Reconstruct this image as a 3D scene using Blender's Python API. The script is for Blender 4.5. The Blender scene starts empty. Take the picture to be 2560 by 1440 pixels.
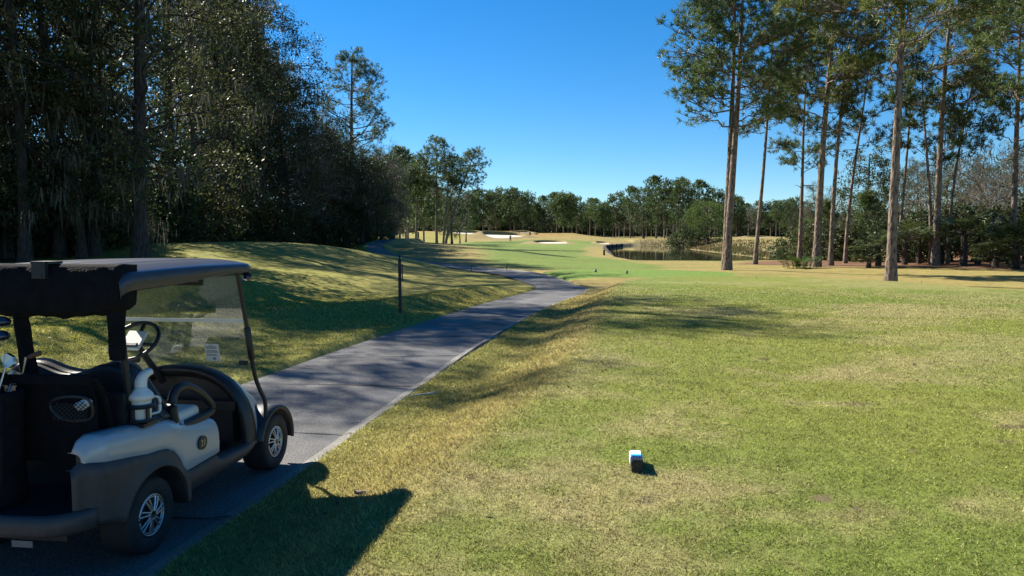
import bpy, bmesh, math, random
import numpy as np
from mathutils import Vector, Matrix

# ------------------------------------------------------------------ camera, sky, sun, exposure
S = bpy.context.scene
CAMZ = 1.90
PIT = math.atan(128 / 1900.0)
cam_d = bpy.data.cameras.new('camera'); cam = bpy.data.objects.new('camera', cam_d)
S.collection.objects.link(cam); S.camera = cam
cam.location = (0, 0, CAMZ); cam.rotation_euler = (math.pi / 2 - PIT, 0, 0)
cam_d.sensor_width = 36; cam_d.lens = 36 * 1900 / 2560
cam_d.clip_start = 0.05; cam_d.clip_end = 5000

SUN_AZ = (-0.78, 0.62)                     # horizontal direction towards the sun
SUN_EL = 38.5
world = bpy.data.worlds.new('World'); S.world = world; world.use_nodes = True
wn = world.node_tree.nodes; wl = world.node_tree.links
bg = wn['Background']
sky = wn.new('ShaderNodeTexSky'); sky.sky_type = 'NISHITA'; sky.sun_disc = False
sky.sun_elevation = math.radians(SUN_EL)
sky.sun_rotation = math.atan2(SUN_AZ[0], SUN_AZ[1])
sky.altitude = 0; sky.air_density = 0.9; sky.dust_density = 0.0; sky.ozone_density = 4.0
hsv = wn.new('ShaderNodeHueSaturation'); hsv.inputs['Saturation'].default_value = 1.24; hsv.inputs['Value'].default_value = 1.0
tn = wn.new('ShaderNodeVectorMath'); tn.operation = 'MULTIPLY'; tn.inputs[1].default_value = (.80, .93, 1.03)
wl.new(sky.outputs[0], tn.inputs[0]); wl.new(tn.outputs[0], hsv.inputs['Color']); wl.new(hsv.outputs[0], bg.inputs[0]); bg.inputs[1].default_value = 0.056
sd = bpy.data.lights.new('sun', 'SUN'); so = bpy.data.objects.new('sun', sd); S.collection.objects.link(so)
sd.energy = 4.8; sd.angle = math.radians(0.5); sd.color = (1.0, 0.93, 0.82)
tosun = Vector((SUN_AZ[0], SUN_AZ[1], math.tan(math.radians(SUN_EL)) * math.hypot(*SUN_AZ)))
so.rotation_euler = tosun.to_track_quat('Z', 'Y').to_euler()
S.view_settings.view_transform = 'Standard'; S.view_settings.look = 'None'
S.view_settings.exposure = 1.36; S.view_settings.gamma = 1.0
S.cycles.max_bounces = 6; S.cycles.transparent_max_bounces = 8
S.cycles.diffuse_bounces = 2; S.cycles.glossy_bounces = 3; S.cycles.transmission_bounces = 4
S.cycles.use_denoising = True

R_ = math.radians
rnd = random.Random(11)
COL = S.collection

# ------------------------------------------------------------------ small helpers
def mesh_arrays(name, V, F, mats, attr=None, smooth=False, midx=None):
    """V (n,3); F (m,k) with one polygon size, or a list of such arrays"""
    Fs = F if isinstance(F, list) else [F]
    Fs = [np.asarray(f, dtype=np.int32) for f in Fs if len(f)]
    me = bpy.data.meshes.new(name)
    V = np.asarray(V, dtype=np.float32)
    me.vertices.add(len(V)); me.vertices.foreach_set('co', V.ravel())
    loops = np.concatenate([f.ravel() for f in Fs]); sizes = np.concatenate([np.full(len(f), f.shape[1], np.int32) for f in Fs])
    starts = np.concatenate([[0], np.cumsum(sizes)[:-1]]).astype(np.int32)
    me.loops.add(len(loops)); me.loops.foreach_set('vertex_index', loops)
    me.polygons.add(len(sizes)); me.polygons.foreach_set('loop_start', starts)
    me.polygons.foreach_set('loop_total', sizes)
    me.polygons.foreach_set('use_smooth', np.full(len(sizes), bool(smooth)))
    for m in (mats if isinstance(mats, (list, tuple)) else [mats]): me.materials.append(m)
    if midx is not None: me.polygons.foreach_set('material_index', np.asarray(midx, np.int32))
    if attr is not None:
        a = me.color_attributes.new('Tint', 'FLOAT_COLOR', 'POINT')
        c = np.ones((len(V), 4), np.float32); c[:, :3] = attr
        a.data.foreach_set('color', c.ravel())
    me.update(calc_edges=True); me.validate()
    return me

def put(name, me, parent=None, loc=None, rotz=None, label=None, cat=None, group=None, kind=None):
    o = bpy.data.objects.new(name, me); COL.objects.link(o)
    if parent is not None: o.parent = parent
    if loc is not None: o.location = loc
    if rotz is not None: o.rotation_euler = (0, 0, rotz)
    return tag(o, label, cat, group, kind)

def tag(o, label=None, cat=None, group=None, kind=None):
    if label: o['label'] = label
    if cat: o['category'] = cat
    if group: o['group'] = group
    if kind: o['kind'] = kind
    return o

def smooth(a, b, x):
    t = np.clip((x - a) / (b - a), 0, 1); return t * t * (3 - 2 * t)

def vnoise(x, y, seed=0):
    x = np.asarray(x, float); y = np.asarray(y, float)
    xi = np.floor(x).astype(np.int64); yi = np.floor(y).astype(np.int64)
    fx = x - xi; fy = y - yi; fx = fx * fx * (3 - 2 * fx); fy = fy * fy * (3 - 2 * fy)
    def h(i, j):
        n = (i * 374761393 + j * 668265263 + seed * 1274126177) & 0xffffffff
        n = ((n ^ (n >> 13)) * 1274126177) & 0xffffffff
        return ((n ^ (n >> 16)) & 0xffff) / 65535.0
    return (h(xi, yi) * (1 - fx) + h(xi + 1, yi) * fx) * (1 - fy) + (h(xi, yi + 1) * (1 - fx) + h(xi + 1, yi + 1) * fx) * fy

def fbm(x, y, seed=0, o=4):
    s = 0; a = .5; t = 0
    for k in range(o):
        s = s + a * vnoise(x * 2 ** k, y * 2 ** k, seed + k); t += a; a *= .55
    return s / t

# ------------------------------------------------------------------ materials
def mat(name, color=(.5, .5, .5), rough=.6, metal=0., spec=.5, noise=0., nscale=20., bump=0., bscale=60., coat=0.):
    m = bpy.data.materials.new(name); m.use_nodes = True
    n = m.node_tree.nodes; l = m.node_tree.links; b = n['Principled BSDF']
    b.inputs['Base Color'].default_value = (*color, 1); b.inputs['Roughness'].default_value = rough
    b.inputs['Metallic'].default_value = metal; b.inputs['Specular IOR Level'].default_value = spec
    if coat: b.inputs['Coat Weight'].default_value = coat; b.inputs['Coat Roughness'].default_value = .12
    if noise or bump:
        tc = n.new('ShaderNodeTexCoord')
    if noise:
        t = n.new('ShaderNodeTexNoise'); t.inputs['Scale'].default_value = nscale; t.inputs['Detail'].default_value = 5
        l.new(tc.outputs['Object'], t.inputs['Vector'])
        r = n.new('ShaderNodeValToRGB'); e = r.color_ramp.elements
        e[0].position = .3; e[1].position = .7
        e[0].color = (*[c * (1 - noise) for c in color], 1); e[1].color = (*[min(1, c * (1 + noise)) for c in color], 1)
        l.new(t.outputs['Fac'], r.inputs['Fac']); l.new(r.outputs['Color'], b.inputs['Base Color'])
    if bump:
        t2 = n.new('ShaderNodeTexNoise'); t2.inputs['Scale'].default_value = bscale; t2.inputs['Detail'].default_value = 4
        l.new(tc.outputs['Object'], t2.inputs['Vector'])
        bp = n.new('ShaderNodeBump'); bp.inputs['Strength'].default_value = bump; bp.inputs['Distance'].default_value = .02
        l.new(t2.outputs['Fac'], bp.inputs['Height']); l.new(bp.outputs['Normal'], b.inputs['Normal'])
    return m

def leaf_mat(name, c0, c1, trans=.35, spec=.3, rough=.5):
    """two leaf colours mixed per leaf, some light let through"""
    m = bpy.data.materials.new(name); m.use_nodes = True
    n = m.node_tree.nodes; l = m.node_tree.links; n.clear()
    out = n.new('ShaderNodeOutputMaterial'); g = n.new('ShaderNodeNewGeometry')
    r = n.new('ShaderNodeValToRGB'); e = r.color_ramp.elements; e[0].color = (*c0, 1); e[1].color = (*c1, 1)
    l.new(g.outputs['Random Per Island'], r.inputs['Fac'])
    oi = n.new('ShaderNodeObjectInfo'); hs = n.new('ShaderNodeHueSaturation')
    mr = n.new('ShaderNodeMapRange'); mr.inputs[3].default_value = .75; mr.inputs[4].default_value = 1.25
    l.new(oi.outputs['Random'], mr.inputs[0]); l.new(mr.outputs[0], hs.inputs['Value']); l.new(r.outputs['Color'], hs.inputs['Color'])
    p = n.new('ShaderNodeBsdfPrincipled'); p.inputs['Roughness'].default_value = rough; p.inputs['Specular IOR Level'].default_value = spec
    t = n.new('ShaderNodeBsdfTranslucent'); mx = n.new('ShaderNodeMixShader'); mx.inputs[0].default_value = trans
    l.new(hs.outputs['Color'], p.inputs['Base Color']); l.new(hs.outputs['Color'], t.inputs['Color'])
    l.new(p.outputs[0], mx.inputs[1]); l.new(t.outputs[0], mx.inputs[2]); l.new(mx.outputs[0], out.inputs[0])
    return m

def bark_mat(name, c0, c1, scale=9., stretch=.25):
    m = bpy.data.materials.new(name); m.use_nodes = True
    n = m.node_tree.nodes; l = m.node_tree.links; b = n['Principled BSDF']; b.inputs['Roughness'].default_value = .9
    b.inputs['Specular IOR Level'].default_value = .15
    tc = n.new('ShaderNodeTexCoord'); mp = n.new('ShaderNodeMapping'); mp.inputs['Scale'].default_value = (1, 1, stretch)
    l.new(tc.outputs['Object'], mp.inputs['Vector'])
    v = n.new('ShaderNodeTexVoronoi'); v.inputs['Scale'].default_value = scale
    t = n.new('ShaderNodeTexNoise'); t.inputs['Scale'].default_value = scale * 2; t.inputs['Detail'].default_value = 6
    l.new(mp.outputs[0], v.inputs['Vector']); l.new(mp.outputs[0], t.inputs['Vector'])
    mm = n.new('ShaderNodeMath'); mm.operation = 'MULTIPLY_ADD'; mm.inputs[1].default_value = .6
    l.new(v.outputs['Distance'], mm.inputs[0]); l.new(t.outputs['Fac'], mm.inputs[2])
    r = n.new('ShaderNodeValToRGB'); e = r.color_ramp.elements; e[0].position = .45; e[1].position = 1.0
    e[0].color = (*c1, 1); e[1].color = (*c0, 1)
    l.new(mm.outputs[0], r.inputs['Fac']); l.new(r.outputs['Color'], b.inputs['Base Color'])
    bp = n.new('ShaderNodeBump'); bp.inputs['Strength'].default_value = .9; bp.inputs['Distance'].default_value = .06; bp.invert = True
    l.new(mm.outputs[0], bp.inputs['Height']); l.new(bp.outputs['Normal'], b.inputs['Normal'])
    return m

def tint_mat(name, speck=.35, sscale=40., bump=.4, trans=0., rough=.9, var=.25):
    """colour from the Tint attribute (what grows where), broken up by noise"""
    m = bpy.data.materials.new(name); m.use_nodes = True
    n = m.node_tree.nodes; l = m.node_tree.links; b = n['Principled BSDF']
    b.inputs['Roughness'].default_value = rough; b.inputs['Specular IOR Level'].default_value = .15
    a = n.new('ShaderNodeVertexColor'); a.layer_name = 'Tint'
    src = a.outputs['Color']
    if speck:
        tc = n.new('ShaderNodeTexCoord')
        t = n.new('ShaderNodeTexNoise'); t.inputs['Scale'].default_value = sscale; t.inputs['Detail'].default_value = 6; t.inputs['Roughness'].default_value = .7
        l.new(tc.outputs['Object'], t.inputs['Vector'])
        mr = n.new('ShaderNodeMapRange'); mr.inputs[1].default_value = .3; mr.inputs[2].default_value = .7
        mr.inputs[3].default_value = 1 - speck; mr.inputs[4].default_value = 1 + speck
        l.new(t.outputs['Fac'], mr.inputs[0])
        vm = n.new('ShaderNodeVectorMath'); vm.operation = 'SCALE'
        l.new(src, vm.inputs[0]); l.new(mr.outputs[0], vm.inputs['Scale']); src = vm.outputs[0]
        if bump:
            bp = n.new('ShaderNodeBump'); bp.inputs['Strength'].default_value = bump; bp.inputs['Distance'].default_value = .03
            l.new(t.outputs['Fac'], bp.inputs['Height']); l.new(bp.outputs['Normal'], b.inputs['Normal'])
    else:
        g = n.new('ShaderNodeNewGeometry'); mr = n.new('ShaderNodeMapRange')
        mr.inputs[3].default_value = 1 - var; mr.inputs[4].default_value = 1 + var
        l.new(g.outputs['Random Per Island'], mr.inputs[0])
        vm = n.new('ShaderNodeVectorMath'); vm.operation = 'SCALE'
        l.new(src, vm.inputs[0]); l.new(mr.outputs[0], vm.inputs['Scale']); src = vm.outputs[0]
    l.new(src, b.inputs['Base Color'])
    if trans:
        tr = n.new('ShaderNodeBsdfTranslucent'); mx = n.new('ShaderNodeMixShader'); mx.inputs[0].default_value = trans
        l.new(src, tr.inputs['Color']); l.new(b.outputs[0], mx.inputs[1]); l.new(tr.outputs[0], mx.inputs[2])
        l.new(mx.outputs[0], n['Material Output'].inputs[0])
    return m

M = {}
M['turf'] = tint_mat('turf', .30, 26., .6)
M['blade'] = tint_mat('grass_blade', 0, trans=.45, var=.45)
M['reed'] = tint_mat('reed_blade', 0, trans=.3, var=.35)
M['pine_leaf'] = leaf_mat('pine_needles', (.044, .080, .027), (.125, .168, .052), .40)
M['pine_leaf_warm'] = leaf_mat('pine_needles_warm', (.050, .075, .020), (.145, .165, .046), .42)
M['oak_leaf'] = leaf_mat('oak_leaves', (.024, .042, .014), (.078, .102, .034), .32, .2, .5)
M['oak_olive'] = leaf_mat('olive_leaves', (.036, .048, .016), (.112, .118, .042), .34, .2, .5)
M['oak_brown'] = leaf_mat('brown_leaves', (.06, .04, .02), (.16, .10, .05), .3)
M['grey_olive'] = leaf_mat('grey_olive_leaves', (.060, .072, .034), (.155, .165, .085), .4, .2, .5)
M['bright_leaf'] = leaf_mat('bright_needles', (.040, .075, .014), (.120, .170, .035), .35)
M['palm_leaf'] = leaf_mat('palmetto_leaves', (.034, .055, .018), (.110, .135, .045), .3, .3, .45)
M['fern_leaf'] = leaf_mat('fern_leaves', (.05, .10, .015), (.12, .20, .03), .35)
M['moss'] = leaf_mat('spanish_moss', (.06, .062, .045), (.17, .165, .115), .35, .1)
M['pine_bark'] = bark_mat('pine_bark', (.25, .195, .155), (.04, .032, .028), 8, .35)
M['oak_bark'] = bark_mat('oak_bark', (.085, .072, .060), (.025, .02, .017), 14, .2)
M['grey_bark'] = bark_mat('grey_bark', (.30, .265, .22), (.10, .085, .07), 14, .2)
M['twig'] = mat('twig_wood', (.125, .118, .090), .9, noise=.3)

# ------------------------------------------------------------------ terrain
PR = [(-3.1,-14),(-2.6,-6),(-2.33,0),(-1.98,4.15),(-1.74,5.6),(-1.28,8.55),(-.31,14.5),(1.02,20.4),(2.62,26.3),(2.52,29.8),(1.75,36.9),(.44,42.0),(-2.0,46.2),(-5.5,51),(-9,57.5),(-11.2,66),(-12,78),(-11.8,95)]
PL = [(-5.6,-14),(-5.1,-6),(-4.8,0),(-4.42,4.2),(-4.2,5.8),(-3.72,8.9),(-2.72,13.9),(-1.05,21.0),(.56,26.5),(.85,28.9),(0,34.4),(-.95,38.6),(-3.2,43.8),(-6.5,49.7),(-10.2,56.8),(-12.7,66),(-13.4,78),(-13.2,95)]
PZ = [0,0,0,0,0,0,0,0,0,0,.02,.03,.06,.25,.62,1.15,1.6,1.7]
def resample(P, n=220):
    P = np.array(P, float); k = np.arange(len(P)); t = np.linspace(0, len(P) - 1, n)
    out = np.zeros((n, P.shape[1]))
    for c in range(P.shape[1]):                       # Catmull-Rom
        p = P[:, c]; i = np.clip(t.astype(int), 0, len(P) - 2); f = t - i
        p0 = p[np.maximum(i - 1, 0)]; p1 = p[i]; p2 = p[i + 1]; p3 = p[np.minimum(i + 2, len(P) - 1)]
        out[:, c] = .5 * ((2 * p1) + (-p0 + p2) * f + (2 * p0 - 5 * p1 + 4 * p2 - p3) * f ** 2 + (-p0 + 3 * p1 - 3 * p2 + p3) * f ** 3)
    return out
ER = resample(PR); EL = resample(PL); EZ = resample([(z,) for z in PZ])[:, 0]
EC = (ER + EL) / 2; EW = np.linalg.norm(ER - EL, axis=1) / 2

def path_near(x, y):
    """distance to the path centre line, half width, height of the path and side (+ right) at the nearest point"""
    d = np.full(x.shape, 1e3); w = np.full(x.shape, 1.2); z = np.zeros(x.shape); sd = np.zeros(x.shape)
    idx = np.where((x > -26) & (x < 14) & (y > -20) & (y < 105))[0]
    for c in range(0, len(idx), 20000):
        ii = idx[c:c + 20000]
        D = np.hypot(x[ii, None] - EC[None, :, 0], y[ii, None] - EC[None, :, 1]); k = D.argmin(1)
        d[ii] = D[np.arange(len(ii)), k]; w[ii] = EW[k]; z[ii] = EZ[k]
        k2 = np.minimum(k + 1, len(EC) - 1); k1 = np.maximum(k - 1, 0)
        tx = EC[k2, 0] - EC[k1, 0]; ty = EC[k2, 1] - EC[k1, 1]
        sd[ii] = np.sign((x[ii] - EC[k, 0]) * ty - (y[ii] - EC[k, 1]) * tx)
    return d, w, z, sd

def poly_sd(x, y, P):
    """signed distance to a polygon, positive inside"""
    P = np.array(P, float); out = np.full(x.shape, -60.)
    k = np.where((x > P[:, 0].min() - 40) & (x < P[:, 0].max() + 40) & (y > P[:, 1].min() - 40) & (y < P[:, 1].max() + 40))[0]
    if len(k) == 0: return out
    x = x[k]; y = y[k]; d = np.full(x.shape, 1e9); ins = np.zeros(x.shape, bool)
    for i in range(len(P)):
        ax, ay = P[i]; bx, by = P[(i + 1) % len(P)]
        ex, ey = bx - ax, by - ay; L = ex * ex + ey * ey
        t = np.clip(((x - ax) * ex + (y - ay) * ey) / L, 0, 1)
        d = np.minimum(d, np.hypot(x - ax - t * ex, y - ay - t * ey))
        c = ((ay > y) != (by > y))
        xx = ax + (y - ay) * ex / (ey if abs(ey) > 1e-9 else 1e-9)
        ins ^= c & (x < xx)
    out[k] = np.where(ins, d, -d); return out

def curve_poly(P, n=56):
    P = np.array(list(P) + [P[0]], float); return [tuple(p) for p in resample(P, n)[:-1]]

WATER_Z = -.5
POND = [(9.9,72.5),(11.8,92),(16.6,136),(20.5,162),(28,192),(34,208),(45,205),(42.5,185),(38.5,160),(34.6,150),(31.5,118),(29,92),(28.4,80),(31,72),(28,66.5),(20,65.5),(14,65.8),(10.8,67.2)]
POND = curve_poly(POND, 80)
TEE = curve_poly([(-1.35,-8),(-1.2,0),(-.85,3.5),(.1,7.4),(.8,9.9),(2.6,20.4),(4.1,27.6),(6,30.6),(8.5,31.2),(11.5,30.6),(14.2,26.9),(15.3,21),(16,10),(16,-8)])
TEEB = curve_poly([(1.6,33.4),(4,32.4),(7.5,32.8),(10,34),(10.6,37.5),(8,40.2),(3,40.6),(1.0,38.5)])
FAIR = curve_poly([(-.3,44),(4,42),(9,44.5),(9.8,50),(9.2,62),(8.2,68),(7.6,80),(9.6,95),(12,125),(19,165),(24,200),(16,215),(9,212),(-2,205),(-9,196),(-14,170),(-13,140),(-10.5,112),(-6,90),(-2.6,68),(-2.2,52)])
STRAW = [(15.0,52),(17,49),(20,46),(25,43.5),(28,41),(33,38),(44,33),(60,30),(60,90),(30,62),(19,58)]
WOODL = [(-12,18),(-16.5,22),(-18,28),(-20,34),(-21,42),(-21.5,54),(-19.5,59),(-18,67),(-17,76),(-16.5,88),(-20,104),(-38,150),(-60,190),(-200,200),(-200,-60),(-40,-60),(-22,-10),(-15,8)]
GA = [  # mounds: x, y, sx, sy, height, turn
    (-12.3, 44.5, 5.0, 4.2, 1.02, -.5), (-18.5, 37, 4.5, 4.5, .55, 0), (-9, 49.5, 3.0, 4, .35, -.5),
    (-9.3, 80, 5.4, 11, 2.0, .2), (-4.2, 70, 4.2, 9, .45, .25),
    (-4, 246, 17, 15, 4.1, 0), (-19, 238, 13, 12, 2.2, 0), (-1, 230, 10, 8, .9, 0),
    (-24, 100, 9, 14, 1.4, 0), (38, 112, 7, 26, 1.0, 0), (6, 250, 14, 14, 1.2, 0)]

def height(x, y):
    x = np.asarray(x, float).ravel(); y = np.asarray(y, float).ravel()
    h = .9 * smooth(115, 240, y) + 1.0 * smooth(235, 330, y) + 2.0 * smooth(330, 700, y)
    d, w, zp, sdv = path_near(x, y)
    # long rise on the left towards the wood
    left = smooth(2.5, 17, np.where(sdv < 0, d, 0)) * smooth(110, 60, y)
    far_left = np.where(x < -24, 1., 0) * smooth(110, 60, y)
    h = h + .95 * np.maximum(left, far_left)
    # crest and dip just left of the path
    cx = np.interp(y, [5, 12, 17, 20, 27, 30], [-10, -8, -5.9, -3.2, -.3, .3])
    h = h + .25 * np.exp(-((x - cx) / 1.4) ** 2) * smooth(4, 12, y) * smooth(29, 25, y)
    h = h - .22 * np.exp(-((x - cx + 4.2) / 2.4) ** 2) * smooth(6, 14, y) * smooth(34, 28, y)
    for gx, gy, sx, sy, a, rot in GA:
        c, s = math.cos(rot), math.sin(rot); u = (x - gx) * c + (y - gy) * s; v = -(x - gx) * s + (y - gy) * c
        h = h + a * np.exp(-.5 * ((u / sx) ** 2 + (v / sy) ** 2))
    # gentle unevenness
    h = h + (fbm(x / 9, y / 9, 3) - .5) * .22 * smooth(14, 45, np.hypot(x, y)) + (fbm(x / 2.3, y / 2.3, 8) - .5) * .035
    # tees are flat shelves
    t = smooth(-1.3, .15, poly_sd(x, y, TEE)); h = h * (1 - t) + .30 * t
    t = smooth(-1.5, .2, poly_sd(x, y, TEEB)); h = h * (1 - t) + .16 * t
    # pine ground right
    h = h + .12 * smooth(-4, 3, poly_sd(x, y, STRAW)) * smooth(75, 55, y)
    h = h + .8 * smooth(26, 60, x) * smooth(62, 40, y) + 1.0 * smooth(30, 50, x) * smooth(60, 75, y) * smooth(260, 200, y)
    # pond
    p = poly_sd(x, y, POND)
    far = smooth(84, 110, y) * smooth(16, 30, x)                       # steep grassy banks on the far shores
    bank = WATER_Z - .03 + np.clip(-p, 0, 40) * (.11 + .15 * far)
    h = np.where(p < 0, np.where(x < np.interp(y, [60, 72, 92, 136, 170, 192, 212], [9.9, 9.9, 11.8, 16.6, 22, 28, 34]), np.minimum(h, .1 + .05 * -p + .0 * h), np.minimum(h, bank)), np.minimum(-.6 - p * .3, -.6))
    h = np.maximum(h, -2.2)
    # path bed
    under = smooth(w + .02, w - .10, d); edge = smooth(w + 1.1, w + .05, d)
    h = h * (1 - edge) + (zp + .035) * edge
    h = h - .09 * under
    return h

C_GREEN = np.array((.172, .184, .036)); C_DRY = np.array((.265, .225, .105)); C_GOLD = np.array((.250, .200, .066))
C_ROUGH = np.array((.188, .192, .046)); C_FAIR = np.array((.135, .185, .036)); C_STRAW = np.array((.165, .088, .050))
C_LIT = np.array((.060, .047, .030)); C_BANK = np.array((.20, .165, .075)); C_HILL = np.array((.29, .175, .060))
DIVOTS = [(1.43, 6.41, .05), (1.9, 4.55, .085), (2.02, 4.38, .05), (-.1, 9.2, .05), (3.4, 9.6, .06), (4.3, 12.5, .08), (2.7, 7.3, .05), (5.8, 10.8, .07), (1.2, 13.4, .06), (4.9, 7.0, .05), (3.0, 5.6, .04), (.55, 7.9, .04), (6.8, 14.5, .09), (2.2, 11.3, .05)]
def divot(x, y):
    m = np.zeros(len(x))
    for dx, dy, r in DIVOTS: m = np.maximum(m, np.exp(-(((x - dx) / r) ** 2 + ((y - dy) / (r * .8)) ** 2)))
    return smooth(.25, .6, m * (.15 + 1.6 * fbm(x / .04, y / .04, 91, 2)))
def ground_color(x, y):
    x = np.asarray(x, float).ravel(); y = np.asarray(y, float).ravel()
    n1 = fbm(x / 3.1, y / 2.2, 21); n2 = fbm(x / .55, y / .45, 31); n3 = fbm(x / 14, y / 14, 41); n4 = fbm(x / .12, y / .12, 51, 2)
    def mix(a, b, t): return a * (1 - t[:, None]) + b * t[:, None]
    d, w, zp, sdv = path_near(x, y)
    left = (sdv < 0) & (d < 60) | (x < -14)
    c = np.where(left[:, None], C_ROUGH * np.array((1.18, 1.10, .80)), C_GOLD) * np.ones((len(x), 3))
    c = mix(c, C_GOLD, smooth(.42, .62, n3) * np.where(left, .35, .7))
    c = mix(c, C_ROUGH * .85, smooth(.52, .7, n1) * .6)
    jit = (n2 - .5) * .9 + (n1 - .5) * .8
    f = smooth(-.8, 1.2, poly_sd(x, y, FAIR) + jit * 1.5); c = mix(c, mix(C_FAIR * np.ones((len(x), 3)), C_FAIR * .86, smooth(.45, .6, n3)), f)
    hl = np.exp(-.5 * (((x + 6) / 15) ** 2 + ((y - 246) / 11) ** 2)); c = mix(c, C_HILL, np.clip(hl * 1.3, 0, .9))
    s = smooth(-1, 1, poly_sd(x, y, STRAW) + jit * 2.0); c = mix(c, C_STRAW, s)
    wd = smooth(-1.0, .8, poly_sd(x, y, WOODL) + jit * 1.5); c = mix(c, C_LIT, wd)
    p = poly_sd(x, y, POND); bk = smooth(-9, -4, p + jit * 2) * smooth(80, 95, y) * smooth(19, 24, x + (y < 160) * 6); c = mix(c, C_BANK, bk)
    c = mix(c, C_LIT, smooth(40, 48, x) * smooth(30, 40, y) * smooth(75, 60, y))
    c = mix(c, C_LIT * 1.2, smooth(352, 372, y + 20 * (n3 - .5)))
    nr = smooth(26, 12, np.hypot(x, y)) * (d < 4.5); c = mix(c, C_ROUGH * np.array((1.05, 1.02, 1.1)), nr * .8)
    # fringe of the near tee
    td = poly_sd(x, y, TEE)
    fr = smooth(-1.9, -.2, td) * smooth(.9, -.1, td); c = mix(c, C_DRY * np.array((.95, .92, .75)), fr * .75)
    t = smooth(-.25, .35, td + jit * .45)
    g = mix(C_GREEN * np.ones((len(x), 3)), C_GREEN * np.array((.80, .95, .95)), smooth(.4, .65, n3))
    dry = smooth(.42, .64, n1 * .66 + n2 * .34) * (.42 + .65 * smooth(9, 4, y) * .6 + .5 * np.exp(-(((x - 3.2) / 2.6) ** 2 + ((y - 8) / 4) ** 2)) + .35 * np.exp(-(((x - 7) / 4) ** 2 + ((y - 17) / 3) ** 2)))
    g = mix(g, C_DRY, np.clip(dry, 0, .85))
    g = mix(g, np.array((.06, .05, .03)), smooth(.78, .86, n2) * .6)
    c = mix(c, g, t)
    tb = smooth(-.3, .4, poly_sd(x, y, TEEB) + jit * .3); c = mix(c, C_FAIR * np.array((.92, 1.05, .95)), tb)
    # dark cut line at the back of the near tee
    cut = np.exp(-((td + .05) / .07) ** 2) * smooth(26, 29, y) * smooth(13, 9, x); c = mix(c, np.array((.05, .05, .02)), cut * .8)
    c = mix(c, np.array((.135, .10, .055)), divot(x, y) * .85)
    c = c * (.80 + .4 * n4)[:, None] * (.92 + .16 * n2)[:, None]
    return np.clip(c, .004, .8)

def build_ground():
    ang = np.concatenate([np.linspace(-180, -46, 46)[:-1], np.linspace(-46, 46, 660), np.linspace(46, 180, 46)[1:-1]])
    ang = np.radians(ang); rad = 1.0 * 1.0105 ** np.arange(0, 680); rad = rad[rad < 1100]
    A, Rr = np.meshgrid(ang, rad); x = (np.sin(A) * Rr).ravel(); y = (np.cos(A) * Rr).ravel()
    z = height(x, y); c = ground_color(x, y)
    na, nr = len(ang), len(rad)
    i = np.arange(nr - 1)[:, None] * na; j = np.arange(na)[None, :]; j2 = (j + 1) % na
    F = np.stack([i + j, i + j2, i + na + j2, i + na + j], -1).reshape(-1, 4)[:, ::-1]
    V = np.stack([x, y, z], 1)
    V = np.vstack([V, [[0, 0, height([0.], [0.])[0]]]]); c = np.vstack([c, c[:1]])
    tri = np.stack([np.arange(na), np.full(na, len(V) - 1), (np.arange(na) + 1) % na], 1)[:, ::-1]
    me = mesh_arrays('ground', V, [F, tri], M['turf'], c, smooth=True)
    put('ground', me, kind='structure')
build_ground()

def hz(x, y): return float(height([x], [y])[0])

# ------------------------------------------------------------------ cart path
def concrete(name, base, speck):
    m = bpy.data.materials.new(name); m.use_nodes = True
    n = m.node_tree.nodes; l = m.node_tree.links; b = n['Principled BSDF']; b.inputs['Roughness'].default_value = .85
    b.inputs['Specular IOR Level'].default_value = .25
    tc = n.new('ShaderNodeTexCoord')
    def noise(sc, det): t = n.new('ShaderNodeTexNoise'); t.inputs['Scale'].default_value = sc; t.inputs['Detail'].default_value = det; l.new(tc.outputs['Object'], t.inputs['Vector']); return t
    a = noise(55, 4); c = noise(1.1, 6); v = n.new('ShaderNodeTexVoronoi'); v.inputs['Scale'].default_value = 70; l.new(tc.outputs['Object'], v.inputs['Vector'])
    r = n.new('ShaderNodeValToRGB'); e = r.color_ramp.elements; e[0].position = .35; e[1].position = .68
    e[0].color = (*[k * (1 - speck) for k in base], 1); e[1].color = (*[k * (1 + speck) for k in base], 1); l.new(a.outputs['Fac'], r.inputs[0])
    r2 = n.new('ShaderNodeMapRange'); r2.inputs[1].default_value = .3; r2.inputs[2].default_value = .7; r2.inputs[3].default_value = .66; r2.inputs[4].default_value = 1.22; l.new(c.outputs['Fac'], r2.inputs[0])
    vm = n.new('ShaderNodeVectorMath'); vm.operation = 'SCALE'; l.new(r.outputs[0], vm.inputs[0]); l.new(r2.outputs[0], vm.inputs['Scale']); l.new(vm.outputs[0], b.inputs['Base Color'])
    bp = n.new('ShaderNodeBump'); bp.inputs['Strength'].default_value = .5; bp.inputs['Distance'].default_value = .008
    l.new(v.outputs['Distance'], bp.inputs['Height']); l.new(bp.outputs[0], b.inputs['Normal'])
    return m
M['path'] = concrete('path_concrete', (.138, .136, .132), .40)
M['path_lip'] = concrete('path_lip', (.21, .20, .175), .25)
M['soil'] = mat('soil', (.03, .024, .016), .95, noise=.4)
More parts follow.
